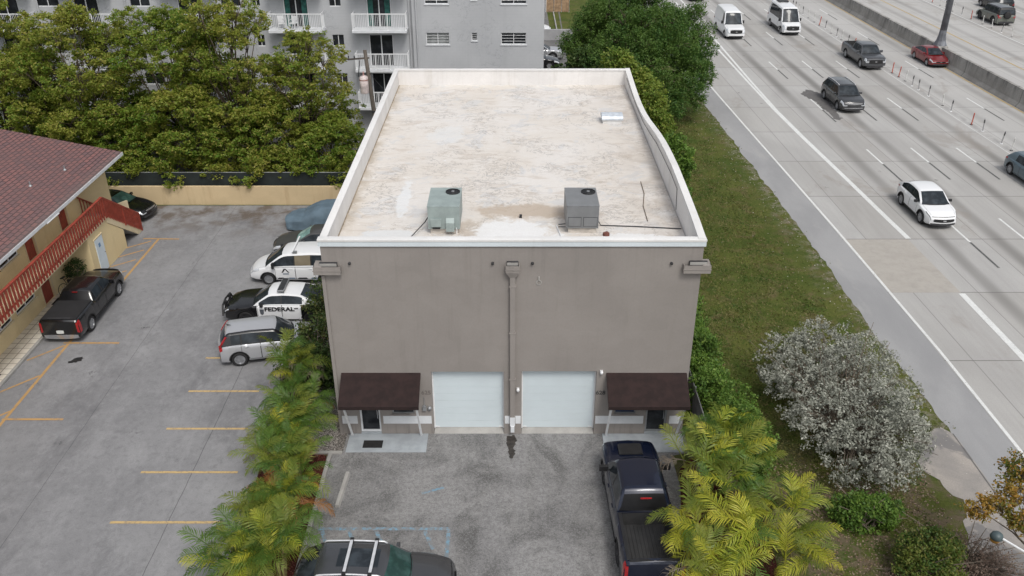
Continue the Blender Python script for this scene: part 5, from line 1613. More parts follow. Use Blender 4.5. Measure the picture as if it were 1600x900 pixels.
# ---------- spec templates
def sedan(L=4.7, W=1.8, H=1.45, **k):
    sp = dict(L=L, W=W, r=.33, wheels=(.88, L-1.0), prof=[(0, .55), (.08, .68), (.5, .80), (1.3, .93), (1.7, .96), (3.4, .99), (L-.5, 1.0), (L-.1, .96), (L, .82)],
              cab=[(1.25, .93), (2.02, H-.04), (3.2, H-.05), (4.0 if L > 4.5 else L-.55, 1.0)], wb=W*.90, wr=W*.66, doors=[(1.5, 2.55), (2.57, 3.5)],
              glass=[(1.5, 2.53), (2.60, 3.35), (3.42, 3.75)], trunk=True, grille=(.42, .50, .62), lz=(3.0, 4.9), pz=.78)
    sp.update(k); return sp
def suv(L=4.7, W=1.9, H=1.68, hood=1.02, **k):
    xD = L-.12
    sp = dict(L=L, W=W, r=.37, wheels=(.92, L-.98), prof=[(0, .62), (.08, .86), (.45, .95), (1.25, hood), (1.6, hood+.03), (L-.7, hood+.05), (L-.08, hood+.05), (L, .9)],
              cab=[(1.2, hood), (1.95, H-.04), (L-.55, H-.06), (xD, hood+.08)], wb=W*.91, wr=W*.70, doors=[(1.5, 2.5), (2.52, 3.4)],
              glass=[(1.48, 2.46), (2.54, 3.34), (3.42, L-.5)], grille=(.45, .56, .78), lz=(3.2, 5.0), tz=(3.6, 5.4), pz=.85, z0=.26, csm=.24)
    sp.update(k); return sp
def pickup(L=5.8, W=2.0, H=1.92, **k):
    sp = dict(L=L, W=W, r=.41, wheels=(.98, L-1.2), z0=.36, prof=[(0, .80), (.06, 1.06), (.4, 1.13), (1.4, 1.20), (1.6, 1.21), (3.75, 1.22), (3.8, 1.27), (L-.05, 1.28), (L, 1.18)], sm=.1,
              cab=[(1.32, 1.2), (1.98, H-.05), (3.45, H-.06), (3.72, 1.26)], wb=W*.90, wr=W*.70, doors=[(1.5, 2.55), (2.57, 3.5)],
              glass=[(1.5, 2.5), (2.6, 3.4)], bed=(3.86, L-.12), rearmat=MT['tint'], grille=(.62, .62, .98), lz=(2.8, 5.0), ll=.25, tz=(2.2, 5.0), tl=.14, tw=.08, pz=.62, taper=(.5, .1, .3, .03), bulge=.08,
              fbmat='chrome', rbmat='chrome', csm=.2, arch=.02, lw=.26, mw=.26, mh=.22)
    sp.update(k); return sp
def van(L=5.6, W=1.98, H=2.35, hood=1.15, hl=.95, **k):
    sp = dict(L=L, W=W, r=.37, wheels=(.95, L-1.25), z0=.28, prof=[(0, .62), (.06, .95), (.35, 1.06), (hl, hood+.03), (1.6, hood+.05), (L-.02, hood+.05), (L, hood)], sm=.12,
              cab=[(hl-.05, hood), (hl+.75, H-.1), (L-.25, H-.04), (L-.03, 1.15)], wb=W*.97, wr=W*.82, doors=[(1.15, 2.1), (2.2, 3.3)],
              glass=[(hl+.3, 2.05)], grille=(.5, .62, .88), lz=(3.2, 5.3), tz=(3.5, 5.4), pz=.6, taper=(.7, .12, .2, .02), bulge=.12, csm=.3, mw=.2, mh=.3, mirblack=True, clad=False)
    sp.update(k); return sp

VG = 'cars driving on the highway'
LG = 'cars parked along the planted bed'
# --- highway
def hw(label, cat, name, x, y, sp, ang=-90, grp=VG): return car(label, cat, name, (x, y, Z3), ang+1.6, sp, grp)
hw('small white SUV with black windows driving alone nearest the grass verge', 'car', 'moving_car', 24.35, 46.75,
   suv(L=4.35, W=1.9, H=1.62, hood=.98, paint='white', hlmat='lamp_dark', ll=.5, grille=(.58, .47, .66), rims='multi', doors=[(1.45, 2.4), (2.42, 3.25)], glass=[(1.42, 2.38), (2.42, 3.2), (3.24, 3.8)], wheels=(.85, 3.45), mirblack=True, prof=[(0, .5), (.08, .74), (.5, .9), (1.2, 1.0), (1.6, 1.02), (3.6, 1.06), (4.27, 1.1), (4.35, .95)], cab=[(1.15, .98), (2.0, 1.56), (3.35, 1.54), (4.24, 1.14)], wr=1.42, csm=.4, lz=(4.3, 4.9), lw=.2, bulge=.2, taper=(.9, .2, .7, .14)))
hw('dark grey SUV with silver roof rails by the dark asphalt patch', 'car', 'moving_car', 26.6, 68.2,
   suv(L=4.9, W=2.0, H=1.76, hood=1.06, paint='darkgrey', rails='rail', grmat='chrome', grille=(.6, .74, .86), chromebar=(.42, .47), rims='five'))
hw('dark grey crew-cab pickup truck driving beside the delineator posts', 'pickup truck', 'moving_pickup', 32.9, 81.3, pickup(L=5.9, W=2.05, paint='grey', fbmat='grey_none' if False else 'plastic', rims='five'))
hw('red compact sedan driving right below the highway light pole', 'car', 'moving_car', 39.2, 81.4, sedan(L=4.4, W=1.8, H=1.43, paint='red', wheels=(.85, 3.5), clad=False, archblack=False, cab=[(1.1, .93), (1.95, 1.40), (2.95, 1.39), (3.95, 1.0)]))
v1, S_, C_ = hw('plain white high-roof cargo van driving near the oak tree', 'van', 'moving_van', 22.95, 93.2, van(L=5.9, W=2.0, H=2.55, hood=1.22, hl=1.45, paint='white', grille=(.62, .62, .98), fbmat='black', glass=[(1.75, 2.45)], doors=[(1.6, 2.55)], cab=[(1.38, 1.22), (2.0, 2.42), (5.65, 2.5), (5.87, 1.2)]))
v2, S_, C_ = hw('white passenger van with dark side windows and roof unit', 'van', 'moving_van', 29.25, 95.0, van(L=6.0, W=2.0, H=2.62, hood=1.2, hl=.95, paint='white', glass=[(1.25, 2.0), (2.15, 3.1), (3.15, 4.2), (4.25, 5.4)], grille=(.66, .55, .98), fbmat='black', grmat='black'))
MB().rbox(-2.1, -.9, -.5, .5, 2.64, 2.82, .06).build('roof_unit', MT['dark_metal'], v2)
for sd in (1, -1): patch(S_, 1.3, 4.3, .2, 1.6, sd, .01).build('side_trim', MT['plastic'], v2)
hw('steel blue hatchback cut off by the right photo edge', 'car', 'moving_car', 33.35, 51.7, suv(L=4.3, W=1.8, H=1.52, hood=.95, paint='teal', wheels=(.85, 3.45), doors=[(1.45, 2.4), (2.42, 3.25)], glass=[(1.42, 2.38), (2.44, 3.2)], rims='multi', tl=.3, clad=False))
hw('white car far up the highway beyond the oak crown', 'car', 'moving_car', 22.75, 112.3, suv(L=4.5, W=1.85, H=1.6, paint='white'))
d, S_, C_ = hw('olive-grey boxy off-road SUV with spare wheel on its tail', 'car', 'moving_car', 53.9, 99.0,
   suv(L=4.75, W=2.0, H=1.95, hood=1.15, paint='olive', roofmat=PAINT['black'], pillarmat=PAINT['black'], sm=.08, csm=.12, cab=[(1.3, 1.18), (1.75, 1.88), (4.55, 1.88), (4.7, 1.22)], r=.42, taper=(.4, .07, .3, .03), bulge=.05, wb=1.86, wr=1.62, rims='dark'), ang=90)
MB().lathe([(0, -.14), (.3, -.14), (.38, -.1), (.38, .04), (0, .04)], (-2.5, .05, 1.15), 'x', 20).build('spare_wheel', MT['tyre'], d, smooth=True)
hw('black SUV driving ahead of the olive off-road vehicle', 'car', 'moving_car', 57.4, 106.0, suv(L=4.9, W=2.0, H=1.75, paint='black', rails='plastic'), ang=90)
# --- cars far behind beside the block
car('silver-white hatchback parked in the alley beside the grey apartment block', 'car', 'parked_car', (2.6, 82.6, .01), 4, suv(L=4.2, W=1.8, H=1.5, hood=.98, paint='silver', grille=(.3, .5, .6)))
car('black car parked closest behind the warehouse in the alley', 'car', 'parked_car', (2.0, 79.6, .01), 2, sedan(L=4.5, W=1.8, paint='black'))
car('white car mostly hidden by the apartment block beyond the low grey wall', 'car', 'parked_car', (1.7, 93.0, .01), 0, sedan(L=4.5, W=1.8, paint='white'))

# --- left lot
def lot(label, cat, name, x, y, ang, sp, grp=LG): return car(label, cat, name, (x, y, Z3), ang, sp, grp)
blk, S_, C_ = lot('old black sedan with green sunshade parked behind the red stair', 'car', 'parked_sedan', -23.4, 46.55, -12, sedan(L=4.75, W=1.75, H=1.4, paint='black', chromebar=None, clad=False, grmat='chrome', grille=(.45, .62, .72), wsmat=glass('sunshade_glass', (.035, .075, .06)), handlemat=MT['chrome']), 'cars parked by the yellow building')
tk, S_, C_ = lot('black pickup truck with black bed cover parked by the tiled walkway', 'pickup truck', 'parked_pickup', -20.1, 35.2, 91,
   pickup(L=5.25, W=1.82, H=1.62, paint='black', tonneau=True, r=.37, wheels=(.88, 4.15), rims='five', z0=.34, tl=.16, tz=(1.6, 4.8), tw=.1,
          prof=[(0, .70), (.06, .92), (.4, 1.0), (1.3, 1.07), (1.5, 1.08), (3.4, 1.10), (3.45, 1.16), (5.2, 1.17), (5.25, 1.08)], cab=[(1.2, 1.06), (1.85, 1.56), (3.1, 1.56), (3.42, 1.15)], doors=[(1.4, 2.35), (2.37, 3.2)], glass=[(1.4, 2.3), (2.4, 3.1)], bed=(3.5, 5.15), roofmat=PAINT['black']), 'cars parked by the yellow building')
MB().rbox(-2.5, -2.42, -.5, .5, 1.19, 1.22, .01).build('cover_seam', MT['plastic'], tk)
MB().rbox(-.66, -.63, -.12, .12, 1.50, 1.53, .005).build('brake_light', MT['lamp_red'], tk)
cov = empty('covered_car', (-10.4, 45.2, Z3), R(180+4), 'car wholly wrapped in a blue-grey fabric cover at the back wall', 'covered car', LG)
S0 = Surf(sedan(L=4.8, W=1.95, H=1.5, r=.01, wheels=(-5, 20), z0=.1, paint='black', taper=(1.0, .28, .8, .2)))
C0 = Cabin(S0, sedan(L=4.8, W=1.95, H=1.5, cab=[(1.0, .95), (1.9, 1.47), (3.2, 1.45), (4.3, 1.02)], wb=1.8, wr=1.3, paint='black', csm=.6))
nx, ny = 70, 44; vs = []
for i in range(nx):
    x = 4.8*i/(nx-1)
    for j in range(ny):
        s_ = -1+2*j/(ny-1); w = S0.hw(x)
        # draped height: body or cabin, smoothed
        a = abs(s_)
        if a > .72: t = (a-.72)/.28; y = w*(.93+.07*math.sin(t*1.5)); z = (S0.zt(x)-.06)*(1-t)+.12*t
        else:
            y = w*.93*(a/.72); zc = 0
            if C0.A < x < C0.D:
                u = y/ (w*.93); hh = C0.top(x)-S0.zt(x)
                zc = max(0, hh)*min(1, max(0, (1-u)/.30))**.6
            z = S0.zt(x)-.06+.09*(1-u_ if False else 1-(a/.72)**2)+zc
        wr = .018*math.sin(x*13+a*6+2.2*math.sin(x*3.1))*(.4+a)+.014*math.sin(x*4.2-s_*19)
        z += wr*(.6 if a < .72 else .3); y += wr*(1.2 if a > .72 else 0)
        vs.append((2.4-(x+S0.xo(x, y)), y*(1 if s_ > 0 else -1), max(z*.88, .1)))
fs = [(i*ny+j, i*ny+j+1, (i+1)*ny+j+1, (i+1)*ny+j) for i in range(nx-1) for j in range(ny-1)]
MB().add(vs, fs).build('fabric_cover', simple('cover_fabric', (.105, .155, .195), .8, 0, .18, 1.5, .15, .2), cov, smooth=True)
fr_ = MB(); e = [vs[j] for j in range(ny)]; fr_.add(e, [tuple(range(ny))]); e = [vs[(nx-1)*ny+j] for j in range(ny)]; fr_.add(e, [tuple(range(ny))]); fr_.build('cover_end', bpy.data.materials['cover_fabric'], cov)
lot('faded dark grey sedan with sunshade between the covered car and the white van', 'car', 'parked_sedan', -10.2, 41.7, 180, sedan(L=4.8, W=1.8, H=1.42, paint='faded', bodymat=PAINT['grey'], doormat=PAINT['grey'], clad=False, wsmat=glass('sunshade_green', (.16, .26, .24), .2)))
tv, S_, C_ = lot('white compact van with black triangle logo and silver roof bar', 'van', 'parked_van', -10.75, 38.85, 180,
   van(L=4.7, W=1.8, H=1.7, hood=1.08, hl=.85, paint='white', r=.33, wheels=(.92, 3.8), cab=[(.85, 1.0), (1.75, 1.64), (4.42, 1.68), (4.66, 1.12)], prof=[(0, .5), (.06, .68), (.3, .82), (.9, .98), (1.3, 1.02), (4.65, 1.06), (4.7, 1.02)], sm=.2,
       glass=[(1.15, 2.25), (2.32, 3.1), (3.18, 4.3)], tints={1: simple('tan_interior_glass', (.20, .17, .12), .15)}, doors=[(1.3, 2.3), (2.32, 3.3)], grille=(.35, .42, .52), mirblack=True, wb=1.78, wr=1.42, ll=.5, lz=(3.6, 5.2), taper=(.95, .22, .2, .03), rims='multi', clad=False, csm=.5))
# logo: black triangle mark with small lettering, on the side facing the camera
bm_ = simple('decal_black', (.015, .015, .018), .5); bb = simple('decal_blue', (.16, .20, .26), .5)
def side_pt(S, x, r, sd, off=.012): return Vector(S.pt(x, r, sd, off))
def decal_poly(S, pts, sd, mat, name, parent, off=.012):
    """pts: (x from front, row)"""
    return MB().add([side_pt(S, x, r, sd, off) for x, r in pts], [tuple(range(len(pts)))]).build(name, mat, parent)
NEAR = 1   # side that faces the camera for cars heading -x: local +y is world -y
decal_poly(S_, [(1.62, 2.55), (1.69, 2.55), (1.82, 3.5), (1.79, 3.75), (1.73, 3.75)], NEAR, bm_, 'logo', tv)
decal_poly(S_, [(2.02, 2.55), (1.94, 2.55), (1.79, 3.55), (1.80, 3.75), (1.84, 3.75)], NEAR, bm_, 'logo', tv)
decal_poly(S_, [(1.68, 2.1), (1.98, 2.1), (1.98, 2.38), (1.68, 2.38)], NEAR, bb, 'logo_text_bar', tv)
for k, (a, b) in enumerate(((1.35, 1.75), (1.85, 2.3), (2.36, 2.9), (3.0, 3.4))):
    decal_poly(S_, [(a, 1.0), (b, 1.0), (b-.05, 1.35), (a+.12, 1.35)], NEAR, bm_ if k % 2 == 0 else bb, 'side_lettering', tv)
a = C_.pt(2.25, 4.6, 1, .07); b = C_.pt(2.25, 4.6, -1, .07)
MB().bar((a[0], a[1]+.05, a[2]+.07), (b[0], b[1]-.3, b[2]+.09), .07, .05).build('roof_bar', MT['white_metal'], tv)
MB().rbox(a[0]-.2, a[0]+.02, a[1]-.12, a[1]+.02, a[2]-.04, a[2]+.06, .02).build('bar_clamp', MT['galv'], tv)
pc, S_, C_ = lot('black and white patrol car lettered FEDERAL with roof light bar', 'patrol car', 'patrol_car', -10.75, 35.05, 180,
   sedan(L=4.95, W=1.88, H=1.5, paint='black', doormat=PAINT['white'], roofmat=PAINT['white'], pillarmat=PAINT['white'], clad=False, r=.35, wheels=(.95, 3.95),
         prof=[(0, .62), (.08, .78), (.5, .90), (1.4, 1.0), (1.8, 1.02), (3.4, 1.04), (4.5, 1.05), (4.85, 1.0), (4.95, .9)], cab=[(1.35, .98), (2.1, 1.46), (3.45, 1.44), (4.3, 1.06)],
         doors=[(1.55, 2.65), (2.67, 3.55)], glass=[(1.6, 2.6), (2.67, 3.6)], grille=(.5, .5, .72), mirblack=True, trunk=True, archblack=True, rims='dark', ll=.2, lz=(4.0, 4.9), lw=.2))
P_ = C_.pt(2.62, 6, 1)
lb = MB().rbox(P_[0]-.17, P_[0]+.17, -.62, .62, 1.56, 1.66, .04).build('light_bar', MT['galv'], pc)
MB().rbox(P_[0]-.13, P_[0]+.13, -.56, .56, 1.655, 1.675, .01).build('light_bar_lens', MT['dark_metal'], lb)
m = MB()
for sd in (1, -1): m.rbox(2.5, 2.62, sd*.32-.06, sd*.32+.06, .35, .98, .03)
m.tube([(2.58, -.85, .45), (2.62, -.6, .85), (2.64, 0, .92), (2.62, .6, .85), (2.58, .85, .45)], .045, 8)
m.tube([(2.58, -.8, .5), (2.66, 0, .55), (2.58, .8, .5)], .04, 8)
m.build('push_bumper', MT['black'], pc)
# FEDERAL lettering on the near side doors
q0 = side_pt(S_, 1.9, 3.3, NEAR, .014); q1 = side_pt(S_, 3.2, 3.3, NEAR, .014); up = (side_pt(S_, 2.6, 3.6, NEAR) - side_pt(S_, 2.6, 2.0, NEAR)).normalized()
# world -x heading: from the camera the text must read left to right, i.e. front (left) to rear (right)
ex = (q1-q0).normalized(); ez = up; ez = (ez-ex*ez.dot(ex)).normalized(); en = ex.cross(ez)
Mx = Matrix(((ex.x, ez.x, en.x, (q0.x+q1.x)/2), (ex.y, ez.y, en.y, (q0.y+q1.y)/2+.006), (ex.z, ez.z, en.z, (q0.z+q1.z)/2), (0, 0, 0, 1)))
text_mesh('FEDERAL', .34, 'lettering', bm_, pc, Mx @ Matrix.Diagonal((1.02, .82, 1, 1)), .003, .012)
decal_poly(S_, [(1.66, 2.3), (1.74, 1.95), (1.82, 2.3), (1.85, 3.3), (1.64, 3.3)], NEAR, simple('decal_badge', (.10, .11, .13), .5), 'shield_badge', pc)
sv, S_, C_ = lot('silver boxy hatchback facing the shrubs, last car toward the palms', 'car', 'parked_car', -10.68, 31.85, 13,
   suv(L=3.85, W=1.78, H=1.58, hood=1.0, paint='silver', r=.34, wheels=(.75, 3.1), rims='multi', doors=[(1.25, 2.15), (2.17, 2.95)], glass=[(1.25, 2.1), (2.18, 2.9), (2.96, 3.35)], cab=[(.85, .98), (1.55, 1.52), (3.5, 1.53), (3.76, 1.1)], pillarmat=PAINT['black'], tz=(3.2, 6.2), tl=.12, tw=.12, csm=.2, clad=False))
for sd in (1, -1):
    m = MB(); p = [C_.pt(x, 3.2, sd, .012) for x in (3.52, 3.62, 3.7)]; m.tube(p+[S_.pt(3.82, 5, sd, .01)], .045, 5); m.build('taillight', MT['lamp_red'], sv)
MB().prism([(-1.4, 1.60), (-1.56, 1.60), (-1.58, 1.68)], 'y', -.015, .015).build('antenna_fin', MT['black'], sv)
# --- front lot
gs, S_, C_ = lot('dark grey SUV with silver crossbars and sunroof, cut off at the bottom', 'car', 'parked_suv', -4.12, 18.35, -1.5,
   suv(L=4.62, W=1.9, H=1.68, hood=1.03, paint='graphite', rails='rail', crossbars=(2.15+.12, 3.02), sunroof=(2.1, 3.3), wsmat=MT['glass_green'], rims='multi', cab=[(1.3, 1.03), (1.95, 1.62), (3.85, 1.60), (4.48, 1.12)], chromebar=(.40, .44), wr=1.42), 'cars on the driveway')
f15, S_, C_ = lot('large navy blue pickup truck with open bed under the palm fronds', 'pickup truck', 'parked_pickup', 4.22, 21.5, 91.5,
   pickup(L=5.95, W=1.96, H=1.94, paint='navy', roofmat=PAINT['navy'], rims='dark', mirblack=True, mw=.3, fbmat='plastic', rbmat='plastic', tz=(1.2, 4.8), tw=.1), 'cars on the driveway')
MB().prism([(-.42, 1.235), (.42, 1.235), (.36, 1.285), (-.36, 1.285)], 'x', 2.0, 2.55).build('hood_scoop', MT['black'], f15)
MB().rbox(-.9, -.86, -.18, .18, 1.86, 1.9, .005).build('brake_light', MT['lamp_red'], f15)
# hub for lamps already part of each vehicle
# ================================================================ VEGETATION
def leaf_quads(C, size, up=.35, asp=.55, jitter=.3):
    """C (n,3) leaf centres -> diamond quads (verts, faces)"""
    n = len(C)
    nrm = rng.normal(size=(n, 3)); nrm[:, 2] = np.abs(nrm[:, 2])+up; nrm /= np.linalg.norm(nrm, axis=1)[:, None]
    a = rng.normal(size=(n, 3)); a -= nrm*(a*nrm).sum(1)[:, None]; a /= np.linalg.norm(a, axis=1)[:, None]
    b = np.cross(nrm, a)
    s = size*(1+jitter*rng.uniform(-1, 1, n))[:, None]
    V = np.stack([C-a*s, C+b*s*asp, C+a*s, C-b*s*asp], 1).reshape(-1, 3)
    F = np.arange(4*n).reshape(n, 4)
    return V, F

def cloud_obj(name, V, F, mat, parent=None, **kw):
    me = np_mesh(name, V, F, mat)
    o = bpy.data.objects.new(name, me); link(o, parent); return tag(o, **kw)

def clump_points(lobes, ncl, per, cr, shell=.55, flat=.6, zmin=.15):
    """lobes: (x,y,z,rx,ry,rz). leaf clumps mostly on the lobes' outer shells"""
    vol = np.array([l[3]*l[4]+l[4]*l[5] for l in lobes]); vol = vol/vol.sum()
    idx = rng.choice(len(lobes), ncl, p=vol)
    L = np.array(lobes)[idx]
    d = rng.normal(size=(ncl, 3)); d /= np.linalg.norm(d, axis=1)[:, None]
    r = shell+(1.06-shell)*rng.uniform(0, 1, ncl)**.6
    Cc = L[:, :3]+d*L[:, 3:]*r[:, None]
    Cc = Cc[Cc[:, 2] > zmin]; n = len(Cc)
    crr = cr*rng.uniform(.55, 1.3, n)
    q = rng.normal(size=(n, per, 3)); q /= np.linalg.norm(q, axis=2)[:, :, None]
    q *= rng.uniform(0, 1, (n, per))[:, :, None]**.5
    q[:, :, 2] *= flat
    P = Cc[:, None, :]+q*crr[:, None, None]
    return P.reshape(-1, 3)

def tree(name, label, cat, x, y, lobes, trunk_h, tr, mat, ncl, per, cr, leaf, group=None, shell=.5, flat=.55, bark='bark', sag=0, lean=(0, 0), branches=True, up=.35, asp=.55):
    o = empty(name, (x, y, 0), 0, label, cat, group)
    tb = MB(); top = Vector((lean[0], lean[1], trunk_h))
    tb.tube([(0, 0, 0), (lean[0]*.3, lean[1]*.3, trunk_h*.5), top], [tr*1.35, tr, tr*.85], 9)
    tk_ = tb.build('trunk', MT[bark], o, smooth=True)
    bb_ = MB()
    for l in lobes:
        if l[2] < trunk_h*.9: continue
        c = Vector(l[:3]); mid = top.lerp(c, .5)+Vector((random.uniform(-.3, .3), random.uniform(-.3, .3), -.15))
        bb_.tube([top*.92, mid, c], [tr*.55, tr*.35, tr*.16], 6)
        for k in range(5):
            d = Vector((random.gauss(0, 1), random.gauss(0, 1), random.gauss(.2, .6))).normalized()
            e = c+Vector((d.x*l[3], d.y*l[4], d.z*l[5]))*.85
            bb_.tube([mid.lerp(c, .7), c.lerp(e, .5)+Vector((0, 0, .12)), e], [tr*.2, tr*.12, tr*.05], 5)
    bb_.build('branches', MT[bark], tk_, smooth=True)
    P = clump_points(lobes, ncl, per, cr, shell, flat)
    V, F = leaf_quads(P, leaf, up, asp)
    cloud_obj('crown', V, F, mat, o)
    return o

LM = dict(
    olive=leafmat('leaf_olive', [(.14, .23, .024), (.26, .29, .042), (.38, .335, .08)], .45, .35),
    olive2=leafmat('leaf_olive_dark', [(.115, .215, .022), (.22, .275, .034), (.33, .32, .065)], .45, .45),
    oak=leafmat('leaf_oak', [(.045, .115, .02), (.10, .18, .034), (.15, .23, .05)], .4, .5),
    dark=leafmat('leaf_dark', [(.025, .058, .014), (.05, .095, .02), (.08, .12, .03)], .25, .6),
    lime=leafmat('leaf_lime', [(.11, .19, .025), (.20, .27, .04), (.28, .30, .06)], .42, .9),
    hedge=leafmat('leaf_hedge', [(.06, .13, .02), (.12, .22, .032), (.19, .28, .05)], .35, 1.1),
    silver=leafmat('leaf_silver', [(.175, .185, .15), (.30, .31, .26), (.43, .435, .375)], .15, .9, .5),
    shrub=leafmat('leaf_shrub', [(.035, .075, .018), (.085, .125, .03), (.15, .14, .04)], .3, 1.0),
    yshrub=leafmat('leaf_yellow_green', [(.05, .10, .015), (.12, .16, .025), (.20, .19, .045)], .3, 1.2),
    autumn=leafmat('leaf_autumn', [(.10, .13, .02), (.30, .19, .03), (.42, .22, .045)], .35, 1.3),
    brown=leafmat('leaf_brown', [(.14, .095, .07), (.20, .14, .11), (.26, .20, .16)], .1, 1.0))

def lobes_rand(n, R_, z0, z1, rl, squash=.75, seed=0, cx=0, cy=0, ey=1.0, pw=1.6, lo=.65):
    r = random.Random(seed); out = []
    for i in range(n):
        a = 2*math.pi*(i+.5*r.random())/n*1.618*2; d = R_*math.sqrt((i+.5)/n)
        z = z0+(z1-z0)*(1-(d/R_)**pw)*(lo+(1-lo)*r.random())+r.uniform(-.3, .3)
        q = rl*r.uniform(.75, 1.2)
        out.append((cx+d*math.cos(a), cy+d*math.sin(a)*ey, z, q, q, q*squash))
    return out

TG = 'olive-green trees behind the tan wall'
TL = [(-32.5, 53.5, 4.2, 12.2, 'olive', 1, 'olive-green tree at the far left edge before the balcony'),
      (-26.8, 52.8, 4.2, 11.0, 'olive', 2, 'olive-green tree rising over the black sedan and roof corner'),
      (-21.4, 54.0, 4.2, 11.0, 'olive2', 3, 'darker olive tree, middle of the row over the parking lot wall'),
      (-17.2, 53.0, 3.3, 12.0, 'olive', 4, 'tall olive-yellow tree partly covering the apartment balconies'),
      (-12.9, 52.8, 2.9, 9.2, 'olive', 5, 'small loose tree nearest the utility pole'),
      (-36.5, 51.5, 4.2, 8.0, 'olive2', 6, 'lowest olive tree behind the shingle roof')]
for (x, y, r_, h, m_, sd, lab) in TL:
    lb_ = lobes_rand(26, r_, 4.0, h-.5, 1.2, .58, sd, pw=2.6, lo=.8)
    lb_ += lobes_rand(16, r_*.98, 1.2, h*.62, 1.15, .58, sd+50, pw=3)
    for k in range(7): lb_.append((-r_+.5+k*(2*r_-1)/6, 49.9-y+random.uniform(-.3, .5), random.uniform(1.4, 3.0), 1.0, .9, .6))
    tree('leafy_tree', lab, 'tree', x, y, lb_, 3.0, .10, LM[m_], int(1500*(r_/4)**2), 42, .32, .078, TG, .45, .6, up=.6)
# low shade plants against the dark screen
FRT = [(-28.6, 50.9, 2.7, 6.6, 'olive2', 61, 'medium tree tucked behind the shingle roof tip'), (-24.0, 50.8, 2.5, 5.4, 'olive2', 62, 'dark leafy young tree just right of the shingle roof tip'), (-19.6, 50.9, 2.7, 7.2, 'olive', 63, 'bushy tan-tinted tree drooping over the middle of the tan wall'),
       (-15.2, 50.9, 2.3, 6.0, 'olive', 64, 'bushy tree behind the fence above the dirt corner of the lot'), (-11.2, 50.7, 2.3, 5.2, 'olive2', 65, 'dense young tree against the fence behind the covered car')]
for (x, y, r_, h, m_, sd, lab) in FRT:
    lb_ = lobes_rand(16, r_, 1.6, h-.5, .95, .62, sd, pw=2.2, lo=.75)+[(random.uniform(-1, 1), 48.3-y, 1.5, .7, .6, .5), (random.uniform(-2, 2), 48.6-y, 2.2, .7, .6, .5)]
    tree('young_tree', lab, 'tree', x, y, lb_, 1.8, .07, LM[m_], 620, 40, .30, .076, TG, .4, .6, up=.6)
# the oak
ok = lobes_rand(26, 5.0, 4.0, 9.4, 1.5, .8, 21, lo=.8) + [(4.6, -2.6, 3.6, 1.2, 1.2, 1.2), (3.6, -4.0, 3.0, 1.2, 1.1, 1.2), (5.2, -.6, 4.8, 1.1, 1.1, 1.1), (1.6, -4.4, 3.2, 1.4, 1.3, 1.3), (-.6, -4.2, 3.6, 1.4, 1.3, 1.3), (3.0, -1.8, 5.4, 1.5, 1.4, 1.1),
      (2.6, -5.2, 2.0, 1.0, 1.0, 1.1), (.6, -5.4, 2.4, 1.0, 1.0, 1.1), (4.4, -3.8, 2.2, .8, .8, 1.0), (5.3, -2.4, 3.2, .6, .7, .9), (5.0, -1.2, 6.2, .9, .9, .8), (4.6, .6, 7.4, .9, .9, .8)]
tree('oak_tree', 'big dark green oak spreading toward the highway shoulder', 'tree', 9.3, 67.0, ok, 3.4, .30, LM['oak'], 4600, 34, .34, .068, None, .35, 1.15)
tree('shade_tree', 'very dark dense tree between the oak and the alley', 'tree', 6.3, 64.0, lobes_rand(11, 2.3, 2.2, 6.2, 1.4, .75, 31), 2.4, .2, LM['dark'], 700, 34, .5, .11, None, .35, .6)
tree('lime_tree', 'lime-green tree climbing behind the far right roof corner', 'tree', 7.8, 49.6, [(-1.8, .6, 8.0, .75, .7, .7), (-1.1, .2, 7.9, .75, .7, .75), (-.5, -.3, 7.1, .8, .8, .8), (.1, -1.6, 6.7, .8, .8, .8), (.0, -2.9, 6.5, .7, .7, .8), (.3, -.8, 5.6, .9, .9, .9), (.5, -2.6, 5.2, .8, .9, .9), (.7, -1.4, 4.4, .9, .9, .9), (-.2, .4, 6.0, .9, .9, .9)], 4.0, .11, LM['lime'], 520, 36, .30, .085, None, .3, .9)
SG = 'green shrub trees along the right side of the warehouse'
for i, (x, y, zt_, r_, lab, m_) in enumerate(((8.5, 43.8, 5.9, .95, 'yellow-green shrub tree where the wavy parapet dips lowest', 'hedge'), (9.0, 46.9, 4.4, .85, 'rounded shrub nearer the lawn below the dipping parapet', 'lime'))):
    tree('shrub_tree', lab, 'tree', x, y, [(0, 0, zt_-.5, r_*.7, r_*.7, .6), (.5, -.4, zt_-1.3, r_*.8, r_*.8, .8), (-.4, .3, zt_-1.5, r_*.8, r_*.8, .8), (.3, .4, zt_-2.3, r_, r_, .9), (.1, -.5, zt_-3.0, r_, r_, .8)], 1.6, .06, LM[m_], 330, 34, .28, .08, SG, .3, .9)

def bush(name, label, x, y, lobes, mat, ncl, per, cr, leaf, group=None, twigs=26, tw='twig', shell=.6, cat='bush', up=.35):
    o = empty(name, (x, y, 0), 0, label, cat, group)
    t = MB()
    for k in range(twigs):
        l = random.choice(lobes); d = Vector((random.gauss(0, .6), random.gauss(0, .6), random.gauss(.3, .5)))
        e = Vector(l[:3])+Vector((d.x*l[3], d.y*l[4], d.z*l[5])); b = Vector((random.uniform(-.25, .25), random.uniform(-.25, .25), 0))
        t.tube([b, b.lerp(e, .5)+Vector((random.uniform(-.2, .2), random.uniform(-.2, .2), .15)), e], [.035, .02, .008], 5)
    t.build('stems', MT[tw], o)
    V, F = leaf_quads(clump_points(lobes, ncl, per, cr, shell, .8, .05), leaf, up)
    cloud_obj('foliage', V, F, mat, o)
    return o
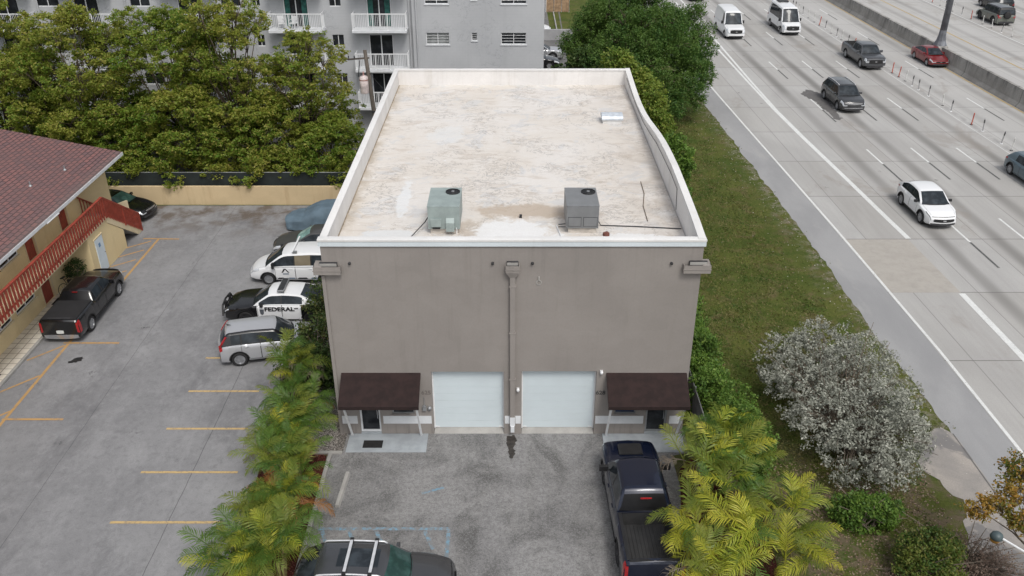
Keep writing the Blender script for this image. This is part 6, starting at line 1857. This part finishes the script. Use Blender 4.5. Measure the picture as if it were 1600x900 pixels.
# the silver buttonwood: measured outline on the ground plane
sbl = [(-1.9, 2.6, 1.7, 1.5, 1.4, 1.1), (0, 3.4, 1.9, 1.6, 1.3, 1.1), (1.3, 2.4, 1.9, 1.4, 1.4, 1.1), (-1.9, .8, 1.8, 1.6, 1.4, 1.2), (.3, 1.0, 2.3, 1.8, 1.6, 1.3), (1.7, .2, 1.7, 1.3, 1.4, 1.1),
       (-1.5, -1.2, 1.7, 1.5, 1.4, 1.2), (.3, -1.3, 2.1, 1.6, 1.5, 1.2), (1.4, -1.8, 1.5, 1.1, 1.2, 1.0), (-.9, -2.9, 1.3, 1.3, 1.1, 1.0), (.5, -3.2, 1.3, 1.1, .9, .9), (1.0, 3.6, 1.5, .9, .9, .8), (-1.0, 3.7, 1.5, .9, .8, .8)]
bush('silver_bush', 'huge silvery-grey bush between the lawn and the highway shoulder', 12.65, 26.1, [(l[0]*.88, l[1]*.98, l[2], l[3]*.86, l[4]*.95, l[5]) for l in sbl]+[(2.3*math.cos(a)*random.uniform(.85, 1.1), .3+3.7*math.sin(a)*random.uniform(.85, 1.1), random.uniform(.6, 1.8), .5, .5, .45) for a in [k*.42 for k in range(15)]], LM['silver'], 1900, 20, .20, .05, None, 320, 'twig', .5)
bush('round_bush', 'rounded green bush in the lower right beside dry brush', 12.9, 19.3, [(0, 0, .7, 1.0, .9, .75), (.3, .3, .8, .8, .7, .6), (-.3, -.3, .6, .8, .7, .6)], LM['yshrub'], 520, 26, .17, .045, 'green bushes in the lower right', 20)
bush('leafy_bush', 'loose bright green bush tucked under the silvery bush', 11.75, 21.4, [(0, 0, .5, .9, .7, .55), (-.5, .2, .5, .6, .5, .5), (.6, .1, .5, .6, .6, .5)], LM['hedge'], 300, 26, .2, .05, 'green bushes in the lower right', 20)
bush('dry_brush', 'tangled brown dry brush along the sandy apron edge', 14.35, 19.6, [(0, 0, .4, 1.2, 1.0, .5), (.6, -.8, .4, 1.0, 1.0, .5), (-.9, -.5, .3, .8, .8, .4)], LM['brown'], 420, 18, .2, .03, None, 240, 'twig')
bush('dry_brush', 'smaller pinkish-brown dry twigs between the two green bushes', 12.3, 18.9, [(0, 0, .25, .7, .6, .3), (.4, .7, .2, .5, .5, .25)], LM['brown'], 160, 16, .18, .028, None, 130, 'twig')
bush('grass_clump', 'low olive shrub patch at the shoulder edge right of the silvery bush', 15.0, 27.6, [(0, 0, .25, .9, 1.2, .3), (.4, -.9, .2, .8, .8, .3)], LM['shrub'], 200, 26, .18, .04, None, 10)
# orange-leaved small tree at the right edge
tree('autumn_tree', 'small sparse tree with orange and green leaves at the right edge', 'tree', 15.5, 18.0, [(-1.75, 1.1, 2.9, .45, .4, .3), (-1.2, 1.2, 3.0, .5, .4, .35), (-.6, 1.5, 3.2, .5, .5, .35), (-.2, 2.1, 3.6, .5, .5, .45), (.3, 1.9, 3.8, .5, .5, .45), (-.7, .6, 2.9, .4, .4, .3), (-.2, .8, 2.6, .5, .5, .4), (-.3, -.1, 2.4, .4, .4, .4)], 1.9, .06, LM['autumn'], 330, 22, .2, .05, None, .3, .6, 'twig')
# ivy hedge on the right side of the warehouse
ivl = []
for k in range(22):
    y = 34.3-k*.52; g = 1.0-.0*k
    ivl.append((7.7+.18*math.sin(k*1.7)+(.5 if k > 14 else 0), y, 1.0+.2*math.sin(k*2.3), .75+(.2 if k > 14 else 0), .6, 1.1+.2*math.sin(k)))
iv = bush('ivy_hedge', 'bright green leafy hedge running along the right side of the taupe building', 0, 0, ivl, LM['hedge'], 2300, 24, .22, .055, None, 0, shell=.65, cat='hedge')
# shrubs left of the warehouse, by the parked cars
HG = 'shrubs between the parked cars and the taupe building'
for i, (x, y, r_, h, m_, lab) in enumerate(((-7.6, 38.6, .8, 2.6, 'dark', 'thin shrub over the white compact van tail'), (-7.35, 36.4, .65, 2.1, 'shrub', 'shrub pressing against the rear of the patrol car'), (-7.95, 33.6, 1.1, 2.4, 'shrub', 'full shrub beyond the nose of the silver hatchback'),
     (-7.9, 31.0, 1.15, 2.2, 'shrub', 'loose shrub with yellowing tips beside the corner trim'), (-8.2, 29.2, 1.0, 1.5, 'dark', 'low dark shrub at the head of the palm row'))):
    lb_ = lobes_rand(7, r_, .6, h, .62, .9, 130+i)
    bush('garden_shrub', lab, x, y, lb_, LM[m_], 260, 24, .27, .06, HG, 30, shell=.4, cat='shrub')
bush('potted_plant', 'scraggly dark plant by the closet wall under the red rail', -21.75, 38.0, [(0, 0, .9, .5, .4, .5)], LM['dark'], 60, 18, .18, .05, None, 12, cat='plant')

# ---- areca palms
def frond_mesh(name, L, mat, droop, nleaf=24, seed=0, ragged=0.0):
    r = np.random.default_rng(seed); V = []; F = []
    def curve(t):
        a = droop; x = L*(t-.12*t*t*a); z = L*(.62*t-.75*a*t*t)
        return np.array([x, 0, z])
    ts = np.linspace(0, 1, 9); rad = .016
    for i, t in enumerate(ts):
        p = curve(t); w = rad*(1-.75*t)
        V += [p+[0, w, 0], p+[0, -w, 0], p+[0, 0, w*1.2]]
    for i in range(8):
        for a in range(3): F.append([3*i+a, 3*i+(a+1) % 3, 3*(i+1)+(a+1) % 3, 3*(i+1)+a])
    for k in range(nleaf):
        t = .2+.8*(k+.5)/nleaf
        p = curve(t); d = curve(min(1, t+.02))-curve(t-.02); d /= np.linalg.norm(d)
        ll = L*.36*math.sin(math.pi*(.22+.72*(t-.2)/.8))**.7*(1+r.uniform(-.12, .12))
        for sd in (1, -1):
            if r.random() < ragged: continue
            ang = R(52-22*(t-.2)/.8+r.uniform(-7, 7)); lift = r.uniform(.15, .5)
            dirv = d*math.cos(ang)+np.array([0, sd, 0])*math.sin(ang)+np.array([0, 0, lift])
            dirv /= np.linalg.norm(dirv); dn = np.array([0, 0, -1])
            w = .0125*(1+r.uniform(-.2, .2)); side = d*w
            m1 = p+dirv*ll*.5; e = p+dirv*ll*.92+dn*ll*(.22+.2*droop+r.uniform(0, .15))
            b = len(V)
            V += [p-side*.6, p+side*.6, m1+side, m1-side, e+side*.12, e-side*.12]
            F += [[b, b+1, b+2, b+3], [b+3, b+2, b+4, b+5]]
    return np_mesh(name, np.array(V), np.array(F), mat, smooth=False)
def frondmat(name, cols, tip=None):
    t = NT(name); g = t.n("ShaderNodeNewGeometry"); oi = t.n("ShaderNodeObjectInfo")
    c = t.mix(t.mr(oi.outputs['Random'], 0, 1, 0, 1, False), cols[0], cols[1])
    c = t.mix(t.mr(g.outputs['Random Per Island'], .5, 1, 0, .6, False), c, cols[2])
    if tip:
        x = t.sep(t.obj())[0]; c = t.mix(t.mr(x, .6, 1.9, 0, .75), c, tip)
    t.fin(c, .45, 0, .4)
    tr = t.n("ShaderNodeBsdfTranslucent"); t.l(c, tr.inputs[0])
    mx = t.n("ShaderNodeMixShader"); mx.inputs[0].default_value = .35
    t.l(t.b.outputs[0], mx.inputs[1]); t.l(tr.outputs[0], mx.inputs[2]); t.l(mx.outputs[0], t.out.inputs[0])
    return t.m
FM = dict(green=frondmat('frond_green', [(.065, .14, .022), (.11, .20, .028), (.16, .22, .04)]),
          olive=frondmat('frond_olive', [(.14, .21, .03), (.21, .25, .035), (.28, .27, .05)], (.34, .25, .06)),
          yellow=frondmat('frond_yellow', [(.26, .34, .03), (.42, .42, .04), (.52, .44, .06)], (.54, .38, .07)),
          orange=frondmat('frond_orange', [(.33, .13, .03), (.36, .17, .05), (.30, .12, .03)]),
          dead=frondmat('frond_dead', [(.23, .19, .14), (.30, .25, .20), (.2, .16, .12)]))
FR = {}
for i, (c, d, rg) in enumerate([(c, d, rg) for c in FM for d, rg in ((.45, .0), (.75, .04), (1.0, .06))]):
    FR.setdefault(c, []).append(frond_mesh('frond', 1.0+.0*i, FM[c], d, 22 if c != 'dead' else 18, i, rg if c != 'dead' else .35))

def palm(label, x, y, h, spread, nst, nf, weights, group, seed, size=1.9):
    r = random.Random(seed)
    o = empty('areca_palm', (x, y, 0), r.uniform(0, 6), label, 'palm', group)
    tops = []
    for k in range(nst):
        a = 2*math.pi*k/nst+r.uniform(-.4, .4); d = spread*math.sqrt(r.random())
        hh = h*r.uniform(.6, 1.0); b = Vector((.3*d*math.cos(a), .3*d*math.sin(a), 0)); tp = Vector((d*math.cos(a), d*math.sin(a), hh))
        MB().tube([b, b.lerp(tp, .5)+Vector((0, 0, .1)), tp], [.05, .04, .03], 6).build('stem', MT['cane'], o)
        tops.append((tp, a))
    keys = list(weights); ws = [weights[k] for k in keys]
    for k in range(nf):
        tp, a = tops[k % nst]
        c = r.choices(keys, ws)[0]
        me = FR[c][r.choice([0, 1, 2] if c not in ('dead', 'orange') else [1, 2])]
        f = bpy.data.objects.new('frond', me); link(f, o)
        f.location = tp
        az = r.uniform(0, 2*math.pi); s = size*r.uniform(.75, 1.15)*(.85 if c == 'dead' else 1)
        pitch = r.uniform(-48, 12) if c not in ('dead', 'orange') else r.uniform(0, 30)
        f.rotation_euler = (R(r.uniform(-14, 14)), R(pitch), az); f.scale = (s, s, s)
    return o
PG = 'areca palms in the long bed left of the driveway'
WL = dict(green=7, olive=5, yellow=.5, orange=.5, dead=2)
PLS = [(-8.6, 27.9, 2.3, .5, 'pale-fronded areca palm at the head of the row beside the silver hatchback', dict(green=2, olive=5, yellow=1, dead=2, orange=.5)),
       (-8.2, 26.4, 1.7, .6, 'green areca palm level with the awning left of the warehouse', WL),
       (-7.9, 24.9, 1.8, .6, 'areca palm beside the gravel corner, left of the doormat slab', dict(green=7, olive=4, orange=.8, dead=1)),
       (-8.45, 24.5, 1.6, .6, 'areca palm overhanging the middle yellow parking lines', WL),
       (-8.35, 23.1, 1.6, .6, 'browning areca palm bulging toward the parking lot', dict(green=3, olive=4, yellow=.5, dead=3)),
       (-7.55, 22.9, 1.8, .6, 'areca palm beside the upper end of the red mulch strip', dict(green=6, olive=5, orange=.6, yellow=1)),
       (-7.45, 21.0, 1.8, .6, 'areca palm with orange fronds over the mulch by the blue lines', dict(green=4, olive=6, yellow=2, orange=1.6)),
       (-8.1, 20.9, 1.4, .5, 'short yellowing areca palm between the big clumps by the lot', dict(green=3, olive=5, yellow=2, dead=1)),
       (-8.1, 18.6, 1.9, .6, 'bright green areca palm at the bottom edge beside the lot', dict(green=8, olive=2, yellow=.5)),
       (-7.15, 18.7, 2.0, .6, 'large areca palm next to the dark grey SUV at the bottom edge', dict(green=5, olive=5, yellow=1.5))]
for i, (x, y, h, s, lab, w) in enumerate(PLS): palm(lab, x+.08, y, h, s, 7, 46, w, PG, 300+i, 1.2*random.uniform(.9, 1.12))
PR = 'areca palms right of the navy pickup truck'
WY = dict(yellow=8, olive=3, green=2, dead=.7)
PRS = [(7.3, 24.0, 1.9, .4, 'tall slim areca palm against the grey fence and ivy', dict(green=3, olive=5, yellow=2)),
       (6.3, 22.4, 2.0, .6, 'areca palm reaching over the nose of the navy pickup', dict(olive=6, green=2, dead=2, yellow=1)),
       (7.6, 22.6, 2.1, .6, 'areca palm between the ivy hedge and the lawn, fronds spread wide', dict(olive=4, green=2, yellow=3)),
       (6.9, 20.9, 1.9, .6, 'areca palm in the middle of the right cluster', dict(green=4, olive=4, yellow=2)),
       (5.75, 19.5, 2.1, .6, 'bright yellow-green areca palm drooping into the pickup bed', WY),
       (6.9, 18.8, 2.2, .6, 'yellow areca palm at the bottom edge in the right cluster', WY),
       (8.7, 20.6, 1.9, .35, 'outlying yellow areca palm standing alone on the lawn side', WY),
       (8.5, 18.6, 1.8, .5, 'yellow areca palm at the bottom nearest the dry lawn', dict(yellow=7, olive=3, green=1)),
       (5.6, 17.6, 1.9, .5, 'areca palm at the bottom edge beside the pickup tailgate', WY)]
for i, (x, y, h, s, lab, w) in enumerate(PRS): palm(lab, x, y, h, s, 5, 21 if i not in (0, 6) else 15, w, PR, 400+i, 1.6*random.uniform(.9, 1.12))

# ---- lawn blades (ground cover), litter stones
n = 190000
y = rng.uniform(0, 1, n)**1.4*66+15; x = rng.uniform(6.7, 17.2, n)
shx = np.interp(y, [p[1] for p in SH], [p[0] for p in SH])
nz = np.sin(x*1.9+1.3*np.sin(y*.8))*np.sin(y*1.1+.7*np.sin(x*1.3))+.6*np.sin(x*5.1+y*3.7)*np.sin(y*4.3-x*2.2)
dens = .62+.35*nz-.95*np.clip((x-shx+2.6)/2.2, 0, 1)-.35*np.clip((25-y)/6, 0, 1)
ok_ = (x < shx-.05+.35*np.sin(y*2.3)*np.sin(y*.9)) & (rng.uniform(0, 1, n) < np.clip(dens, .05, 1)) & ~((x > 14.75) & (y < 26.5))
x, y = x[ok_], y[ok_]; n = len(x)
a = rng.uniform(0, 2*np.pi, n); s = rng.uniform(.025, .06, n); hgt = rng.uniform(.02, .07, n); ln_ = rng.uniform(0, .09, n)
ca, sa = np.cos(a)*s, np.sin(a)*s; b = rng.uniform(0, 2*np.pi, n)
z = np.zeros(n)
V = np.stack([np.stack([x-ca, y-sa, z], 1), np.stack([x+ca, y+sa, z], 1), np.stack([x+np.cos(b)*ln_, y+np.sin(b)*ln_, hgt], 1)], 1).reshape(-1, 3)
cloud_obj('grass', V, np.arange(3*n).reshape(n, 3), leafmat('grass_blades', [(.05, .10, .014), (.145, .14, .04), (.21, .175, .08)], .25, 1.0, .7), label='short patchy lawn grass between the warehouse and the highway', cat='grass', kind='stuff')
def scatter_stones(n, fx, size, mat, name, label):
    P = np.array([fx() for _ in range(n)])
    s = rng.uniform(.4, 1, n)*size
    base = np.array([[1, 0, 0], [-.5, .8, 0], [-.5, -.8, 0], [0, 0, 1]])
    a = rng.uniform(0, 6.28, n); c, si = np.cos(a), np.sin(a)
    V = np.zeros((n, 4, 3))
    for k in range(4):
        bx_, by_, bz = base[k]; V[:, k, 0] = P[:, 0]+s*(bx_*c-by_*si); V[:, k, 1] = P[:, 1]+s*(bx_*si+by_*c); V[:, k, 2] = P[:, 2]+s*bz*.8
    F = (np.arange(n)*4)[:, None, None]+np.array([[0, 1, 3], [1, 2, 3], [2, 0, 3]])[None]
    cloud_obj(name, V.reshape(-1, 3), F.reshape(-1, 3), mat, label=label, cat='gravel' if 'stone' in name else 'debris', kind='stuff')
def inpoly(): 
    y = random.uniform(25.1, 33); x = random.uniform(-8.2, -6.6) if y < 30 else random.uniform(-8.4, -6.6); return (x, y, Z4)
scatter_stones(5000, inpoly, .035, leafmat('stone_bits', [(.33, .30, .27), (.22, .2, .19), (.45, .43, .40)], 0, 2), 'gravel_stones', 'loose grey-brown gravel stones left of the warehouse')
def lit():
    y = 20+random.random()**.8*50; return (pl(SH, y)-random.expovariate(1.1)-.1, y, .01)
scatter_stones(450, lit, .045, leafmat('litter_bits', [(.40, .37, .32), (.28, .25, .21), (.55, .53, .5)], 0, 2), 'roadside_debris', 'pale litter and stones scattered along the grass edge of the shoulder')
scatter_stones(2600, lambda: (random.uniform(9.5, 14.8), random.uniform(17, 24.5), .012), .05, leafmat('leaf_litter', [(.20, .14, .10), (.14, .09, .06), (.30, .24, .18)], 0, 2), 'fallen_leaves', 'brown fallen leaves on the ground around the green bushes')
def mul():
    y = random.uniform(17, 25); return (random.uniform(-7.9, -6.85), y, Z3)
scatter_stones(2500, mul, .035, leafmat('mulch_bits', [(.13, .03, .02), (.08, .02, .018), (.17, .06, .04)], 0, 2), 'mulch_chips', 'reddish mulch chips along the driveway kerb')
